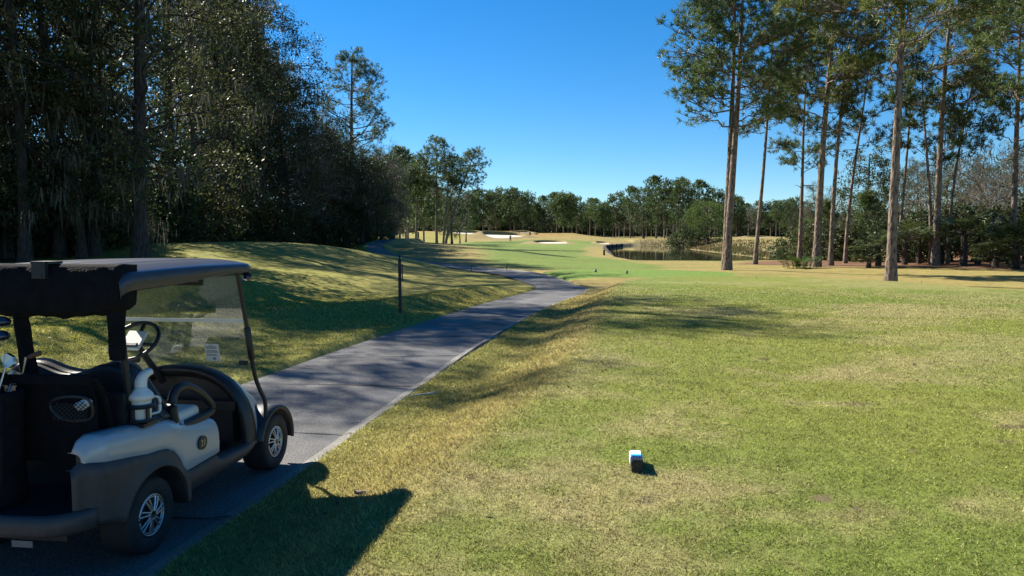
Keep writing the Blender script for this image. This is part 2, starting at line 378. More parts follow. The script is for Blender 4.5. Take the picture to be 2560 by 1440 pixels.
def build_path():
    prof = [(-.01, -.03, 2), (.034, -.012, 2), (.036, 0, 0), (.5, .008, 0), (.945, 0, 0), (.948, 0, 1), (1.0, .030, 1), (1.02, -.04, 1)]
    V = []; F = []; mi = []
    n = len(EC)
    s = np.concatenate([[0], np.cumsum(np.linalg.norm(np.diff(EC, axis=0), axis=1))])
    step = 2.32; rows = []
    S_all = np.arange(0, s[-1], .29)
    for q, sv in enumerate(S_all):
        rows.append((sv, 0))
    cols = len(prof)
    for sv, _ in rows:
        l = [np.interp(sv, s, EL[:, 0]), np.interp(sv, s, EL[:, 1])]; r = [np.interp(sv, s, ER[:, 0]), np.interp(sv, s, ER[:, 1])]; z = np.interp(sv, s, EZ)
        wob = (vnoise([sv * 1.7], [3.], 5)[0] - .5) * .035
        for t, dz, _m in prof:
            tt = t + wob * (t > .9) * .4
            V.append((l[0] + (r[0] - l[0]) * tt, l[1] + (r[1] - l[1]) * tt, z + dz))
    for i in range(len(rows) - 1):
        for j in range(cols - 1):
            a = i * cols + j; F.append((a, a + 1, a + cols + 1, a + cols)); mi.append(max(prof[j][2], prof[j + 1][2]) if prof[j][2] != 2 else 2)
    # joints: narrow dark strips across the slabs
    rj = random.Random(5)
    for k in range(1, int(s[-1] / step)):
        sv = k * step + .55
        t = np.linspace(.04, .985, 14)
        base = len(V)
        for tt in t:
            for sgn in (-1, 1):
                ss = sv + sgn * .011 + rj.uniform(-.006, .006)
                lx, ly = np.interp(ss, s, EL[:, 0]), np.interp(ss, s, EL[:, 1]); rx, ry = np.interp(ss, s, ER[:, 0]), np.interp(ss, s, ER[:, 1])
                zz = np.interp(ss, s, EZ) + .0045 + (np.interp(tt, [p[0] for p in prof[2:7]], [p[1] for p in prof[2:7]]))
                V.append((lx + (rx - lx) * tt, ly + (ry - ly) * tt, zz))
        for q in range(len(t) - 1):
            a = base + 2 * q; F.append((a, a + 1, a + 3, a + 2)); mi.append(2)
    F = np.array(F)
    me = mesh_arrays('cart_path', V, F, [M['path'], M['path_lip'], M['soil']], midx=mi)
    bm = bmesh.new(); bm.from_mesh(me); bmesh.ops.recalc_face_normals(bm, faces=bm.faces); bm.to_mesh(me); bm.free()
    put('cart_path', me, kind='structure')
build_path()

# ------------------------------------------------------------------ pond, bulkhead, bunkers
def water_mat():
    m = bpy.data.materials.new('pond_water'); m.use_nodes = True
    n = m.node_tree.nodes; l = m.node_tree.links; b = n['Principled BSDF']
    b.inputs['Base Color'].default_value = (.030, .036, .016, 1); b.inputs['Roughness'].default_value = .03; b.inputs['IOR'].default_value = 1.33
    tc = n.new('ShaderNodeTexCoord'); mp = n.new('ShaderNodeMapping'); mp.inputs['Scale'].default_value = (1.5, .5, 1)
    l.new(tc.outputs['Object'], mp.inputs['Vector'])
    t = n.new('ShaderNodeTexNoise'); t.inputs['Scale'].default_value = .8; t.inputs['Detail'].default_value = 4; l.new(mp.outputs[0], t.inputs['Vector'])
    bp = n.new('ShaderNodeBump'); bp.inputs['Strength'].default_value = .06; bp.inputs['Distance'].default_value = .08
    l.new(t.outputs['Fac'], bp.inputs['Height']); l.new(bp.outputs[0], b.inputs['Normal'])
    return m
M['water'] = water_mat()
me = mesh_arrays('pond', [(2, 58, WATER_Z), (60, 58, WATER_Z), (60, 245, WATER_Z), (2, 245, WATER_Z)], np.array([[0, 1, 2, 3]]), M['water'])
put('pond_water', me, kind='structure')

M['timber'] = mat('dark_timber', (.035, .030, .026), .85, noise=.4, nscale=4)
def bulkhead():
    pts = resample([(11.3,66.9),(10.0,70),(9.95,74),(10.9,84),(12.3,96),(16.6,136),(18.4,150),(22.3,170),(27.6,190)], 60)
    V = []; F = []
    for x, y in pts:
        top = -.10 + .26 * float(smooth(100, 150, np.array([y]))[0]) - .5 * float(smooth(70, 67, np.array([y]))[0])
        for dx, z in ((-.15, -1.5), (-.15, top), (.18, top), (.18, -1.5)): V.append((x + dx, y, z))
    for i in range(len(pts) - 1):
        for a in range(4):
            b = (a + 1) % 4; F.append((4 * i + a, 4 * i + b, 4 * i + 4 + b, 4 * i + 4 + a))
    t = tag(bpy.data.objects.new('retaining_wall', None), 'dark timber retaining wall along the left shore of the pond', 'retaining wall'); COL.objects.link(t)
    put('wall_planks', mesh_arrays('wall_planks', V, np.array(F), M['timber']), t)
    for k in range(0, 60, 3):
        x, y = pts[k]; z1 = V[4 * k + 1][2] + .12
        me = bpy.data.meshes.new('wall_post'); bm = bmesh.new()
        bmesh.ops.create_cone(bm, cap_ends=True, segments=8, radius1=.13, radius2=.12, depth=z1 + 1.4, matrix=Matrix.Translation((x + .28, y, (z1 - 1.4) / 2)))
        bm.to_mesh(me); bm.free(); me.materials.append(M['timber']); put('wall_post', me, t)
bulkhead()

M['sand'] = mat('bunker_sand', (.54, .49, .39), .95, noise=.06, nscale=3, bump=.2, bscale=8)
M['lip_turf'] = mat('bunker_lip_turf', (.20, .15, .045), .95, noise=.35, nscale=3, bump=.4, bscale=10)
def bunker(cx, cy, rx, ry, lip, rot=0., seed=1):
    """sand floor sloping up to a steep grassed lip on the far side"""
    n = 64; rr = random.Random(seed); ph = [rr.uniform(0, 6.28) for _ in range(3)]
    c, s = math.cos(rot), math.sin(rot); V = []; mi = []; F = []
    rings = [(0., 's'), (.5, 's'), (.93, 's'), (1.0, 's'), (1.0, 'l0'), (1.07, 'l1'), (1.25, 'l2'), (1.9, 'l3')]
    a = 2 * np.pi * np.arange(n) / n; w = 1 + .13 * np.sin(2 * a + ph[0]) + .09 * np.sin(3 * a + ph[1])
    far = np.clip(.5 + .75 * np.sin(a + rot) - .25 * np.cos(a + rot), 0, 1); L = lip * far ** 1.2
    for f, k in rings:
        u = rx * w * f * np.cos(a); v = ry * w * f * np.sin(a)
        x, y = cx + u * c - v * s, cy + u * s + v * c; g = height(x, y); zs = g + .06 + f * f * .25 * lip * far
        z = {'s': zs, 'l0': zs + .002, 'l1': g + .10 + L, 'l2': g + .08 + L * .8, 'l3': g - .06}[k]
        V += list(zip(x, y, z))
    for r in range(len(rings) - 1):
        for i in range(n):
            j = (i + 1) % n; F.append((r * n + i, r * n + j, (r + 1) * n + j, (r + 1) * n + i)); mi.append(0 if r < 3 else 1)
    me = mesh_arrays('sand_bunker', V, np.array(F), [M['sand'], M['lip_turf']], smooth=True, midx=mi)
    put('sand_bunker', me, kind='structure')
def at(px, Y): return (px - 1280) / 1900.0 * Y
bunker(at(1168, 234), 234, 4.6, 4.6, 1.0, .05, 1)
bunker(at(1257, 221), 221, 5.6, 6.0, 1.35, .0, 2)
bunker(at(1270, 238), 238, 2.2, 3.4, 1.1, 0, 3)
bunker(at(1303, 252), 252, 2.8, 3.0, .8, 0, 4)
bunker(at(1380, 172), 172, 4.0, 5.5, 0.6, -.1, 5)
bunker(at(1508, 178), 178, 1.7, 3.2, .45, 0, 6)
bunker(at(1505, 300), 300, 4.5, 5, .5, 0, 7)
bunker(at(1898, 205), 205, 3.0, 3.0, .4, 0, 8)
#@@PART2
# ------------------------------------------------------------------ trees
class Bag:
    """collects quads and triangles for one mesh"""
    def __init__(s): s.V = []; s.Q = []; s.T = []; s.n = 0
    def add(s, V, Q=None, T=None):
        if Q is not None and len(Q): s.Q.append(np.asarray(Q) + s.n)
        if T is not None and len(T): s.T.append(np.asarray(T) + s.n)
        s.V.append(np.asarray(V, float)); s.n += len(V)
    def mesh(s, name, m, smooth=False, attr=None):
        F = []
        if s.Q: F.append(np.concatenate(s.Q))
        if s.T: F.append(np.concatenate(s.T))
        return mesh_arrays(name, np.concatenate(s.V), F, m, smooth=smooth, attr=attr)
    def tube(s, P, r, sides=6):
        P = np.asarray(P, float); n = len(P); r = np.broadcast_to(np.asarray(r, float), (n,))
        T = np.gradient(P, axis=0); T /= np.linalg.norm(T, axis=1)[:, None] + 1e-9
        ref = np.array((1., 0, 0)) if abs(T[:, 2]).mean() > .75 else np.array((0, 0, 1.))
        u = np.cross(T, ref); u /= np.linalg.norm(u, axis=1)[:, None] + 1e-9; v = np.cross(T, u)
        a = np.linspace(0, 2 * np.pi, sides, endpoint=False)
        V = P[:, None] + r[:, None, None] * (np.cos(a)[None, :, None] * u[:, None] + np.sin(a)[None, :, None] * v[:, None])
        i = np.arange(n - 1)[:, None] * sides; j = np.arange(sides)[None]; j2 = (j + 1) % sides
        s.add(V.reshape(-1, 3), Q=np.stack([i + j, i + j2, i + sides + j2, i + sides + j], -1).reshape(-1, 4))

def unit(a): return a / (np.linalg.norm(a, axis=-1, keepdims=True) + 1e-9)

def curve3(p0, p1, p2, n):
    t = np.linspace(0, 1, n)[:, None]
    return (1 - t) ** 2 * p0 + 2 * t * (1 - t) * p1 + t * t * p2

def needles(bag, C, D, n, ln, wd, rg):
    """needle sprays: n thin triangles around each centre"""
    k = len(C); d = unit(D[:, None] * .75 + rg.normal(size=(k, n, 3)) * .75 + np.array((0, 0, .18)))
    L = ln * rg.uniform(.65, 1.15, (k, n, 1)); side = unit(np.cross(d, rg.normal(size=(k, n, 3)))) * wd
    b = C[:, None] + d * .02 + rg.normal(size=(k, n, 3)) * .05
    V = np.stack([b - side, b + side, b + d * L], 2).reshape(-1, 3)
    bag.add(V, T=np.arange(len(V)).reshape(-1, 3))

def leaves(bag, C, size, rg, spread, flat=.8, n=20):
    k = len(C); p = C[:, None] + rg.normal(size=(k, n, 3)) * spread * np.array((1, 1, flat))
    p = p.reshape(-1, 3); a = unit(rg.normal(size=p.shape) + np.array((0, 0, -.15))); b = unit(np.cross(a, rg.normal(size=p.shape)))
    L = size * rg.uniform(.6, 1.3, (len(p), 1))
    V = np.stack([p, p + a * L * .5 + b * L * .3, p + a * L, p + a * L * .5 - b * L * .3], 1).reshape(-1, 3)
    bag.add(V, Q=np.arange(len(V)).reshape(-1, 4))

def moss_strands(bag, P, rg, n=7, lmin=.4, lmax=1.6, w=.032):
    k = len(P); b = P[:, None] + rg.normal(size=(k, n, 3)) * np.array((.28, .28, .12)); L = rg.uniform(lmin, lmax, (k, n, 1)) * rg.uniform(.5, 1, (k, 1, 1))
    an = rg.uniform(0, 6.28, (k, n)); s = np.stack([np.cos(an), np.sin(an), an * 0], -1) * w * rg.uniform(.5, 1.3, (k, n, 1))
    sw = rg.normal(size=(k, n, 3)) * .06; sw[..., 2] = 0; dn = np.array((0, 0, -1.))
    V = np.stack([b - s * .6, b + s * .6, b + sw + dn * L * .45 + s, b + sw + dn * L * .45 - s, b + sw * 2.2 + dn * L], 2)
    V = V.reshape(-1, 5, 3); m = len(V); i = np.arange(m)[:, None] * 5
    bag.add(V.reshape(-1, 3), Q=i + np.array([[0, 1, 2, 3]]), T=i + np.array([[3, 2, 4]]))

def tree_meshes(seed, H=17., tr=.3, z0=.5, R=3.4, shape='pine', lean=(0, 0), sway=.25, lobes=32, lobe_r=1.1, flat=.45,
                clusters=24, leaf='needle', nleaf=12, lsize=.3, lw=.012, bark='pine_bark', leafm='pine_leaf', moss=0,
                mosslen=1.6, twin=None, sides=9, twigs=True, fork=False, side_bias=None, low_limb=0, twig_r=.014, topfill=1., lspread=.17):
    """trunk (with limbs), crown and hanging moss as three meshes"""
    rg = np.random.default_rng(seed); wood = Bag(); crown = Bag(); ms = Bag()
    n = 14; t = np.linspace(0, 1, n)
    def axis(tt):
        tt = np.atleast_1d(tt)
        return np.stack([lean[0] * tt ** 1.3 + sway * np.sin(tt * 3.1 + seed) * tt, lean[1] * tt ** 1.3 + sway * np.cos(tt * 2.3 + seed * 2) * tt - sway * math.cos(seed * 2) * tt * .3, tt * H], -1)
    A = axis(t); rad = tr * (1 - .80 * t ** 1.2) + tr * .45 * np.exp(-t * 38)
    A = np.vstack([A[0] - (0, 0, .4), A]); rad = np.concatenate([[rad[0] * 1.15], rad])
    if fork:                                                   # broad tree: trunk stops, limbs take over
        k = 7; wood.tube(A[:k + 1], rad[:k + 1], sides)
    else: wood.tube(A, rad, sides)
    if twin:
        B = A + np.array(twin)[None] * (.15 + .85 * np.concatenate([[0], t]))[:, None]; wood.tube(B, rad * .9, sides)
    centers = []; dirs = []
    for q in range(lobes):
        u = (q + rg.uniform(0, 1)) / lobes
        f = u ** (.85 if shape == 'pine' else .9)                           # height in the crown
        if shape == 'pine':   prof = (.55 + .6 * math.sin(math.pi * min(1, f * .95 + .12))) * (1 if f < .8 else 1 - (f - .8) * 2.6)
        elif shape == 'cone': prof = 1.05 - f * .92
        elif shape == 'top':  prof = math.sin(math.pi * (.22 + .70 * f)) * (.5 + .5 * f)
        else:                 prof = math.sqrt(max(.05, 1 - (f * 1.25 - .38) ** 2)) if f > .0 else .8
        an = q * 2.399 + rg.uniform(-.7, .7)
        if side_bias is not None and rg.uniform() < .25: an = side_bias + rg.normal() * .8
        rr = R * prof * rg.uniform(.42, 1.0) ** .7
        zt = z0 + (1 - z0) * f
        tip = axis(min(1., zt))[0] + np.array((math.cos(an) * rr, math.sin(an) * rr, rg.uniform(-.4, .5) * lobe_r))
        back = rr * rg.uniform(.15, .55) * (1.0 if not fork else 1.5)
        zb = max(.22 if fork else z0 * .92, zt - back / H)
        if fork: zb = min(zb, .47)
        base = axis(zb)[0]
        if twin and rg.uniform() < .5: base = base + np.array(twin) * (.15 + .85 * zb)
        mid = base * .45 + tip * .55 + np.array((0, 0, (-.12 if shape == 'pine' else .18) * rr)) + rg.normal(size=3) * .12 * rr
        C = curve3(base, mid, tip, 8); C[1:-1] += rg.normal(size=(6, 3)) * .05 * (rr ** .5)
        br = max(.02, tr * (.24 if not fork else .42) * (1 - .55 * f) * (.5 + rr / R * .6))
        wood.tube(C, br * np.linspace(1, .28, 8), 5 if tr > .15 else 4)
        lr = lobe_r * rg.uniform(.75, 1.3) * (.8 + .4 * prof)
        nc = max(3, int(clusters * rg.uniform(.7, 1.3)))
        off = unit(rg.normal(size=(nc, 3))) * (rg.uniform(0, 1, (nc, 1)) ** .45) * lr * np.array((1, 1, flat))
        P = tip + off
        P[: nc // 4] = C[rg.integers(4, 8, nc // 4)] + rg.normal(size=(nc // 4, 3)) * lr * .35
        centers.append(P); dirs.append(unit(off + np.array((0, 0, .4)) + .3 * (tip - base) / (rr + .1)))
        if twigs:
            for w in range(0, nc, 2):
                s0 = C[rg.integers(3, 8)]; m2 = (s0 + P[w]) / 2 + rg.normal(size=3) * .12
                wood.tube(np.array([s0, m2, P[w]]), [twig_r * 1.6, twig_r * 1.2, twig_r * .7], 3)
        if moss and rg.uniform() < .75:
            k = max(1, int(moss * rg.uniform(.3, 1.3) * (1.4 - f)))
            moss_strands(ms, np.vstack([C[rg.integers(2, 8, k)], tip + rg.normal(size=(k, 3)) * lr * .5]) - (0, 0, .1), rg, 15, .25, mosslen)
    for q in range(low_limb):                                  # bare stubs under the crown
        zz = z0 * rg.uniform(.55, .98); an = rg.uniform(0, 6.28); L = rg.uniform(.4, 1.6); b = axis(zz)[0]
        tip = b + np.array((math.cos(an) * L, math.sin(an) * L, rg.uniform(-.3, .35)))
        wood.tube(curve3(b, (b + tip) / 2 + (0, 0, .1), tip, 5), np.linspace(.035, .008, 5), 4)
    C = np.concatenate(centers); D = np.concatenate(dirs)
    if leaf == 'needle': needles(crown, C, D, nleaf, lsize, lw, rg)
    elif leaf == 'leaf': leaves(crown, C, lsize, rg, lobe_r * lspread, .8, nleaf)
    elif leaf == 'bare':
        for c, d in zip(C, D):
            for _ in range(nleaf):
                e = c + unit(d * .8 + rg.normal(size=3) * .6 + (0, 0, .35)) * lsize * rg.uniform(.5, 1.3)
                crown.tube(np.array([c, (c + e) / 2 + rg.normal(size=3) * .06, e]), [lw, lw * .8, lw * .4], 3)
    out = {'trunk': wood.mesh('trunk', M[bark], smooth=True), 'crown': crown.mesh('crown', M[leafm])}
    if ms.n: out['spanish_moss'] = ms.mesh('spanish_moss', M['moss'])
    return out

def tree(name, meshes, x, y, label, cat='tree', group=None, rotz=0., scale=1., z=None, tilt=None):
    o = bpy.data.objects.new(name, None); COL.objects.link(o)
    o.location = (x, y, (hz(x, y) if z is None else z) - .05); o.rotation_euler = (tilt[0] if tilt else 0, tilt[1] if tilt else 0, rotz)
    o.scale = (scale, scale, scale) if not isinstance(scale, tuple) else scale
    o.empty_display_size = .5
    tag(o, label, cat, group)
    for k, m in meshes.items():
        c = bpy.data.objects.new(k, m); COL.objects.link(c); c.parent = o
        if k == 'spanish_moss': c['kind'] = 'stuff'
    return o

# ---- the pines on the right, one mesh set each: (px of the base, distance, height, trunk radius, crown start, crown radius, lean, lobes, label)
RIGHT = [
 (1818, 43.0, 17.6, 0.222, .50, 3.3, (.6, 0), 57, 'tall pine nearest the pond, its pale trunk doubled with a darker one behind', dict(twin=(-.35, .5, 0), clusters=36, side_bias=math.pi, topfill=1)),
 (1888, 50.5, 16.0, 0.136, .50, 2.0, (1.2, 0), 18, 'slim dark leaning pine just right of the pale double-trunked pine', {}),
 (1998, 55.0, 15.0, 0.148, .44, 2.0, (.5, 0), 21, 'dark pine behind the low bright green fern clump', dict(low_limb=5)),
 (2041, 46.5, 19.0, 0.229, .50, 2.9, (1.0, 0), 49, 'stout pale-barked pine beside the low fern clump on the pine straw', dict(leafm='pine_leaf_warm', clusters=34)),
 (2077, 47.5, 16.5, 0.148, .60, 1.9, (.7, 0), 11, 'light brown pine with a kinked upper stem, right of the stout pale pine', dict(sway=.4)),
 (2113, 52.0, 14.6, 0.126, .55, 2.3, (1.1, 0), 13, 'thin dark curving pine in front of the round dark oak', dict(low_limb=8, sway=.5)),
 (2228, 31.3, 17.5, 0.196, .52, 4.2, (-.1, 0), 35, 'nearest pine, its rough straight trunk standing alone in the dry grass', dict(leafm='pine_leaf_warm', low_limb=4, side_bias=math.pi, clusters=34)),
 (2243, 53.0, 17.0, 0.104, .58, 2.0, (.9, 0), 9, 'very thin dark pine just behind the nearest rough trunk', {}),
 (2326, 48.0, 12.0, 0.126, .55, 2.4, (-.6, 0), 15, 'shorter pine leaning left against the thick dark pine', dict(low_limb=6)),
 (2338, 46.5, 18.5, 0.215, .52, 3.4, (.5, 0), 21, 'thick dark-trunked pine rising out of the palmettos', dict(low_limb=6)),
 (2368, 50.0, 12.8, 0.118, .58, 1.8, (.9, 0), 11, 'crooked pine with hanging tufts right of the thick dark pine', dict(moss=2, sway=.5)),
 (2532, 45.0, 17.0, 0.185, .42, 3.0, (-.3, 0), 29, 'pine with wide ragged branches at the right edge behind palmettos', dict(low_limb=5)),
 (2650, 36.0, 17.0, 0.192, .50, 3.6, (-.9, 0), 42, 'pine whose crown hangs into the upper right corner', dict(leafm='pine_leaf', side_bias=math.pi)),
]
for i, (px, Y, H, tr, z0, R, lean, lob, lab, kw) in enumerate(RIGHT):
    k = dict(lobe_r=.84, flat=.55, clusters=32, nleaf=19, lsize=.32, lw=.023); k.update(kw)
    tree('pine_tree', tree_meshes(101 + i, H, tr, z0, R, 'pine', lean, lobes=lob, **k), at(px, Y), Y, lab, 'pine tree', 'pines on the right of the tee')

# ---- shared mesh sets for woods
PINE_A = tree_meshes(201, 17, .24, .45, 3.2, 'pine', (.5, .2), lobes=34, lobe_r=1.15, flat=.55, clusters=20, nleaf=10, lsize=.36, lw=.02)
PINE_B = tree_meshes(202, 18, .25, .55, 2.9, 'pine', (-.6, .2), lobes=30, lobe_r=1.2, flat=.6, clusters=20, nleaf=10, lsize=.36, lw=.02)
FAR_A = tree_meshes(211, 18, .26, .50, 3.3, 'pine', (.4, 0), lobes=32, lobe_r=1.5, flat=.65, clusters=20, nleaf=10, lsize=.66, lw=.10, twigs=False, sides=6)
FAR_B = tree_meshes(212, 18, .26, .26, 3.8, 'oak', (-.4, 0), lobes=46, lobe_r=1.5, flat=.75, clusters=20, nleaf=10, lsize=.66, lw=.10, twigs=False, sides=6)
FAR_C = tree_meshes(213, 18, .24, .60, 2.8, 'pine', (.8, 0), lobes=24, lobe_r=1.4, flat=.6, clusters=20, nleaf=10, lsize=.64, lw=.10, twigs=False, sides=6)
FAR_OAK = tree_meshes(214, 15, .35, .18, 4.6, 'oak', (.3, 0), lobes=44, lobe_r=1.6, flat=.8, clusters=12, leaf='leaf', nleaf=12, lsize=.34, leafm='oak_leaf', bark='oak_bark', twigs=False, moss=2, mosslen=2.2, sides=6)
FAR_BARE = tree_meshes(215, 14, .20, .25, 3.4, 'oak', (.3, 0), lobes=30, lobe_r=1.5, flat=.9, clusters=9, leaf='bare', nleaf=4, lsize=.9, lw=.028, leafm='twig', bark='grey_bark', twigs=True, twig_r=.03, sides=5)
OAK = [tree_meshes(220 + i, 16 + i, .25, .16, 4.3, 'oak', ((-.8, .6, .2, 1.0)[i], 0), lobes=46, lobe_r=1.3, flat=.65, clusters=17, leaf='leaf', nleaf=24,
                   lsize=(.15, .14, .155, .145)[i], leafm=('oak_leaf', 'oak_olive', 'oak_leaf', 'oak_olive')[i], bark='oak_bark', moss=(2, 1, 2, 1)[i], mosslen=1.1, sway=.6, fork=(i % 2 == 0)) for i in range(4)]
OAK_THIN = tree_meshes(231, 17, .20, .30, 2.8, 'oak', (.9, .3), lobes=36, lobe_r=1.2, flat=.8, clusters=16, leaf='leaf', nleaf=22, lsize=.14, leafm='oak_olive', bark='oak_bark', moss=1, mosslen=1.0, sway=.7)
MOSSY = tree_meshes(232, 10, .26, .22, 4.0, 'oak', (.7, 0), lobes=40, lobe_r=1.2, flat=.7, clusters=16, leaf='leaf', nleaf=20, lsize=.14, leafm='oak_leaf', bark='oak_bark', moss=5, mosslen=1.5, sway=.6, fork=True)
BROWN = tree_meshes(233, 9, .16, .15, 3.0, 'oak', (.3, 0), lobes=34, lobe_r=1.0, flat=.85, clusters=14, leaf='leaf', nleaf=8, lsize=.17, leafm='oak_brown', bark='oak_bark', moss=4, mosslen=1.5)
BARE = [tree_meshes(240 + i, 11 + i, .17, .22, 3.4, 'oak', (.5 - i, 0), lobes=40, lobe_r=1.3, flat=.9, clusters=14, leaf='bare', nleaf=5, lsize=.75, lw=.012, leafm='twig', bark='grey_bark', twig_r=.018, sway=.5, fork=True) for i in range(2)]
GREYOAK = tree_meshes(248, 12, .17, .12, 3.4, 'oak', (.4, 0), lobes=44, lobe_r=1.0, flat=.7, clusters=16, leaf='leaf', nleaf=16, lsize=.13, leafm='grey_olive', bark='grey_bark', sway=.5, fork=True)
YPINE = [tree_meshes(250 + i, 6.5, .10, .06, 2.2, 'cone', (.2, 0), lobes=60, lobe_r=.75, flat=.6, clusters=20, nleaf=11, lsize=.30, lw=.016, leafm='bright_leaf', low_limb=0) for i in range(2)]
DOME = tree_meshes(260, 8.0, .28, .10, 4.6, 'oak', (0, 0), lobes=90, lobe_r=1.05, flat=.7, clusters=22, nleaf=10, lsize=.40, lw=.03, leafm='bright_leaf', twigs=False)
SHRUB = [tree_meshes(270 + i, 2.2, .05, .05, 1.3, 'oak', (0, 0), lobes=26, lobe_r=.45, flat=.8, clusters=12, leaf='leaf', nleaf=10, lsize=.13, leafm=('oak_leaf', 'oak_olive', 'bright_leaf')[i], bark='oak_bark', twig_r=.006) for i in range(3)]

def palmetto_mesh(seed, stem=.7, fronds=26, L=1.0, leafm='palm_leaf', up=.5):
    rg = np.random.default_rng(seed); w = Bag(); c = Bag()
    w.tube(np.array([[0, 0, -.3], [.03, 0, stem * .5], [0, .02, stem]]), [.17, .16, .13], 8)
    for q in range(fronds):
        an = q * 2.399 + rg.uniform(-.2, .2); el = rg.uniform(-.35, 1.35) * up + .25
        d = np.array((math.cos(an) * math.cos(el), math.sin(an) * math.cos(el), math.sin(el)))
        b = np.array((0, 0, stem)); h = b + d * L * rg.uniform(.6, 1.1); h[2] -= .05
        w.tube(curve3(b, (b + h) / 2 + (0, 0, .08), h, 4), [.016, .014, .012, .01], 3)
        side = unit(np.cross(d, (0, 0, 1.))); upv = np.cross(side, d)
        m = 17; fl = L * rg.uniform(.65, .9)
        for k in range(m):
            a = (k / (m - 1) - .5) * 3.6
            dd = unit(d * math.cos(a) + side * math.sin(a) - upv * .12 + rg.normal(size=3) * .06)
            nrm = unit(np.cross(dd, upv)) * .030 * L / 1.0
            tip = h + dd * fl * (1 - .25 * abs(a) / 1.8) + np.array((0, 0, -.16 * fl)); mid = h + dd * fl * .55
            c.add(np.array([h, mid + nrm, tip, mid - nrm]), Q=[[0, 1, 2, 3]])
    return {'stem': w.mesh('stem', M['oak_bark']), 'fronds': c.mesh('fronds', M[leafm])}
PALM = [palmetto_mesh(280, .9, 30, 1.0), palmetto_mesh(281, .45, 24, .9), palmetto_mesh(282, 1.5, 34, 1.05)]
def fern_mesh(seed):
    rg = np.random.default_rng(seed); c = Bag(); w = Bag()
    for q in range(70):
        an = rg.uniform(0, 6.28); r0 = rg.uniform(0, .9); b = np.array((math.cos(an) * r0, math.sin(an) * r0 * .6, 0)); L = rg.uniform(.45, .85)
        tip = b + np.array((math.cos(an) * L * .6, math.sin(an) * L * .6, L * .75)); C = curve3(b, b + (0, 0, L * .7), tip, 6)
        w.tube(C, .006, 3)
        for k in range(1, 6):
            for sg in (-1, 1):
                s = np.array((-math.sin(an), math.cos(an), .2)) * sg * .16 * (1.1 - k / 7); o = np.array((math.cos(an), math.sin(an), .3)) * .04
                c.add(np.array([C[k], C[k] + s * .5 + o, C[k] + s, C[k] + s * .5 - o]), Q=[[0, 1, 2, 3]])
    return {'stem': w.mesh('stem', M['fern_leaf']), 'fronds': c.mesh('fronds', M['fern_leaf'])}
tree('fern_clump', fern_mesh(3), at(2000, 45.5), 45.5, 'low bright green fern clump at the foot of the pines', 'fern', scale=1.25)

# ---- right backdrop
RB = [
 (FAR_OAK, 2160, 90, 0.70, 'round_oak', 'broad round dark green oak behind the thin curving pine', 'oak', .3),
 (YPINE[0], 2062, 64, 0.82, 'young_pine', 'bright green young pine between the two pale pine trunks', 'young pine', .5),
 (YPINE[1], 2010, 70, 0.75, 'young_pine', 'bright green young pine beside the pond bank, left of the pine trunks', 'young pine', 1.5),
 (YPINE[0], 2178, 58, 0.82, 'young_pine', 'yellow-green young pine left of the nearest rough trunk', 'young pine', 2.4),
 (OAK_THIN, 2290, 82, 0.53, 'olive_tree', 'pale olive thin-leaved tree right of the nearest rough trunk', 'tree', .8),
 (GREYOAK, 2300, 70, 0.72, 'olive_tree', 'grey-olive thin-leaved tree between the nearest trunk and the thick dark pine', 'tree', 0),
 (GREYOAK, 2400, 72, 0.76, 'olive_tree', 'brownish olive thin-leaved tree behind the crooked pine', 'tree', 1.2),
 (BARE[0], 2475, 62, 0.76, 'bare_tree', 'pale bare tree with twisted white limbs near the right edge', 'bare tree', 2.2),
 (GREYOAK, 2560, 66, 0.80, 'olive_tree', 'dull olive thin-leaved tree cut by the right edge', 'tree', 3.2),
 (FAR_OAK, 2445, 98, 0.70, 'oak_tree', 'green leafy tree behind the pale bare tree', 'oak', 1.0),
 (FAR_OAK, 2560, 92, 0.72, 'oak_tree', 'leafy oak at the right edge behind the ragged pine', 'oak', 2.0),
 (PINE_A, 2480, 84, 0.50, 'pine_tree', 'pine behind the leafy tree near the right edge', 'pine tree', 2.0),
 (FAR_OAK, 2365, 105, 0.66, 'oak_tree', 'dull green oak far behind the crooked pine', 'oak', 2.6),
 (OAK_THIN, 2040, 92, 0.45, 'olive_tree', 'dull brown-green tree behind the stout pale pine', 'tree', 3.0),
 (BARE[0], 2080, 98, 0.61, 'bare_tree', 'faded bare tree behind the kinked pine', 'bare tree', 4.0),
 (FAR_OAK, 2240, 102, 0.62, 'oak_tree', 'dull oak seen past the left side of the nearest trunk', 'oak', 4.2),
]
for ms, px, Y, sc, nm, lab, cat, rz in RB: tree(nm, ms, at(px, Y), Y, lab, cat, rotz=rz, scale=sc)
PB = [(2195, 46, 0, 1.15, 'sunlit palmetto left of the nearest rough trunk'), (2172, 45, 1, .95, 'low palmetto drooping at the pine straw edge, left of the nearest trunk'), (2262, 48, 2, 1.1, 'dark palmetto just right of the nearest rough trunk'),
      (2298, 49, 2, 1.05, 'dark palmetto between the nearest trunk and the thick dark pine'), (2352, 49, 0, 1.1, 'shaded palmetto at the foot of the thick dark pine'), (2408, 46, 2, 1.25, 'large black-shaded palmetto right of the crooked pine'),
      (2445, 47, 2, 1.15, 'tall shaded palmetto beside the large black one'), (2490, 43, 1, 1.2, 'palmetto with one pale fan near the right edge'), (2540, 42, 0, 1.25, 'shaded palmetto at the right edge of the pine ground'), (2585, 41, 2, 1.1, 'palmetto cut by the right edge')]
for i, (px, Y, k, sc, lab) in enumerate(PB): tree('palmetto', PALM[k], at(px, Y), Y, lab, 'palmetto', 'palmettos under the right pines', rotz=i * 1.3, scale=sc)
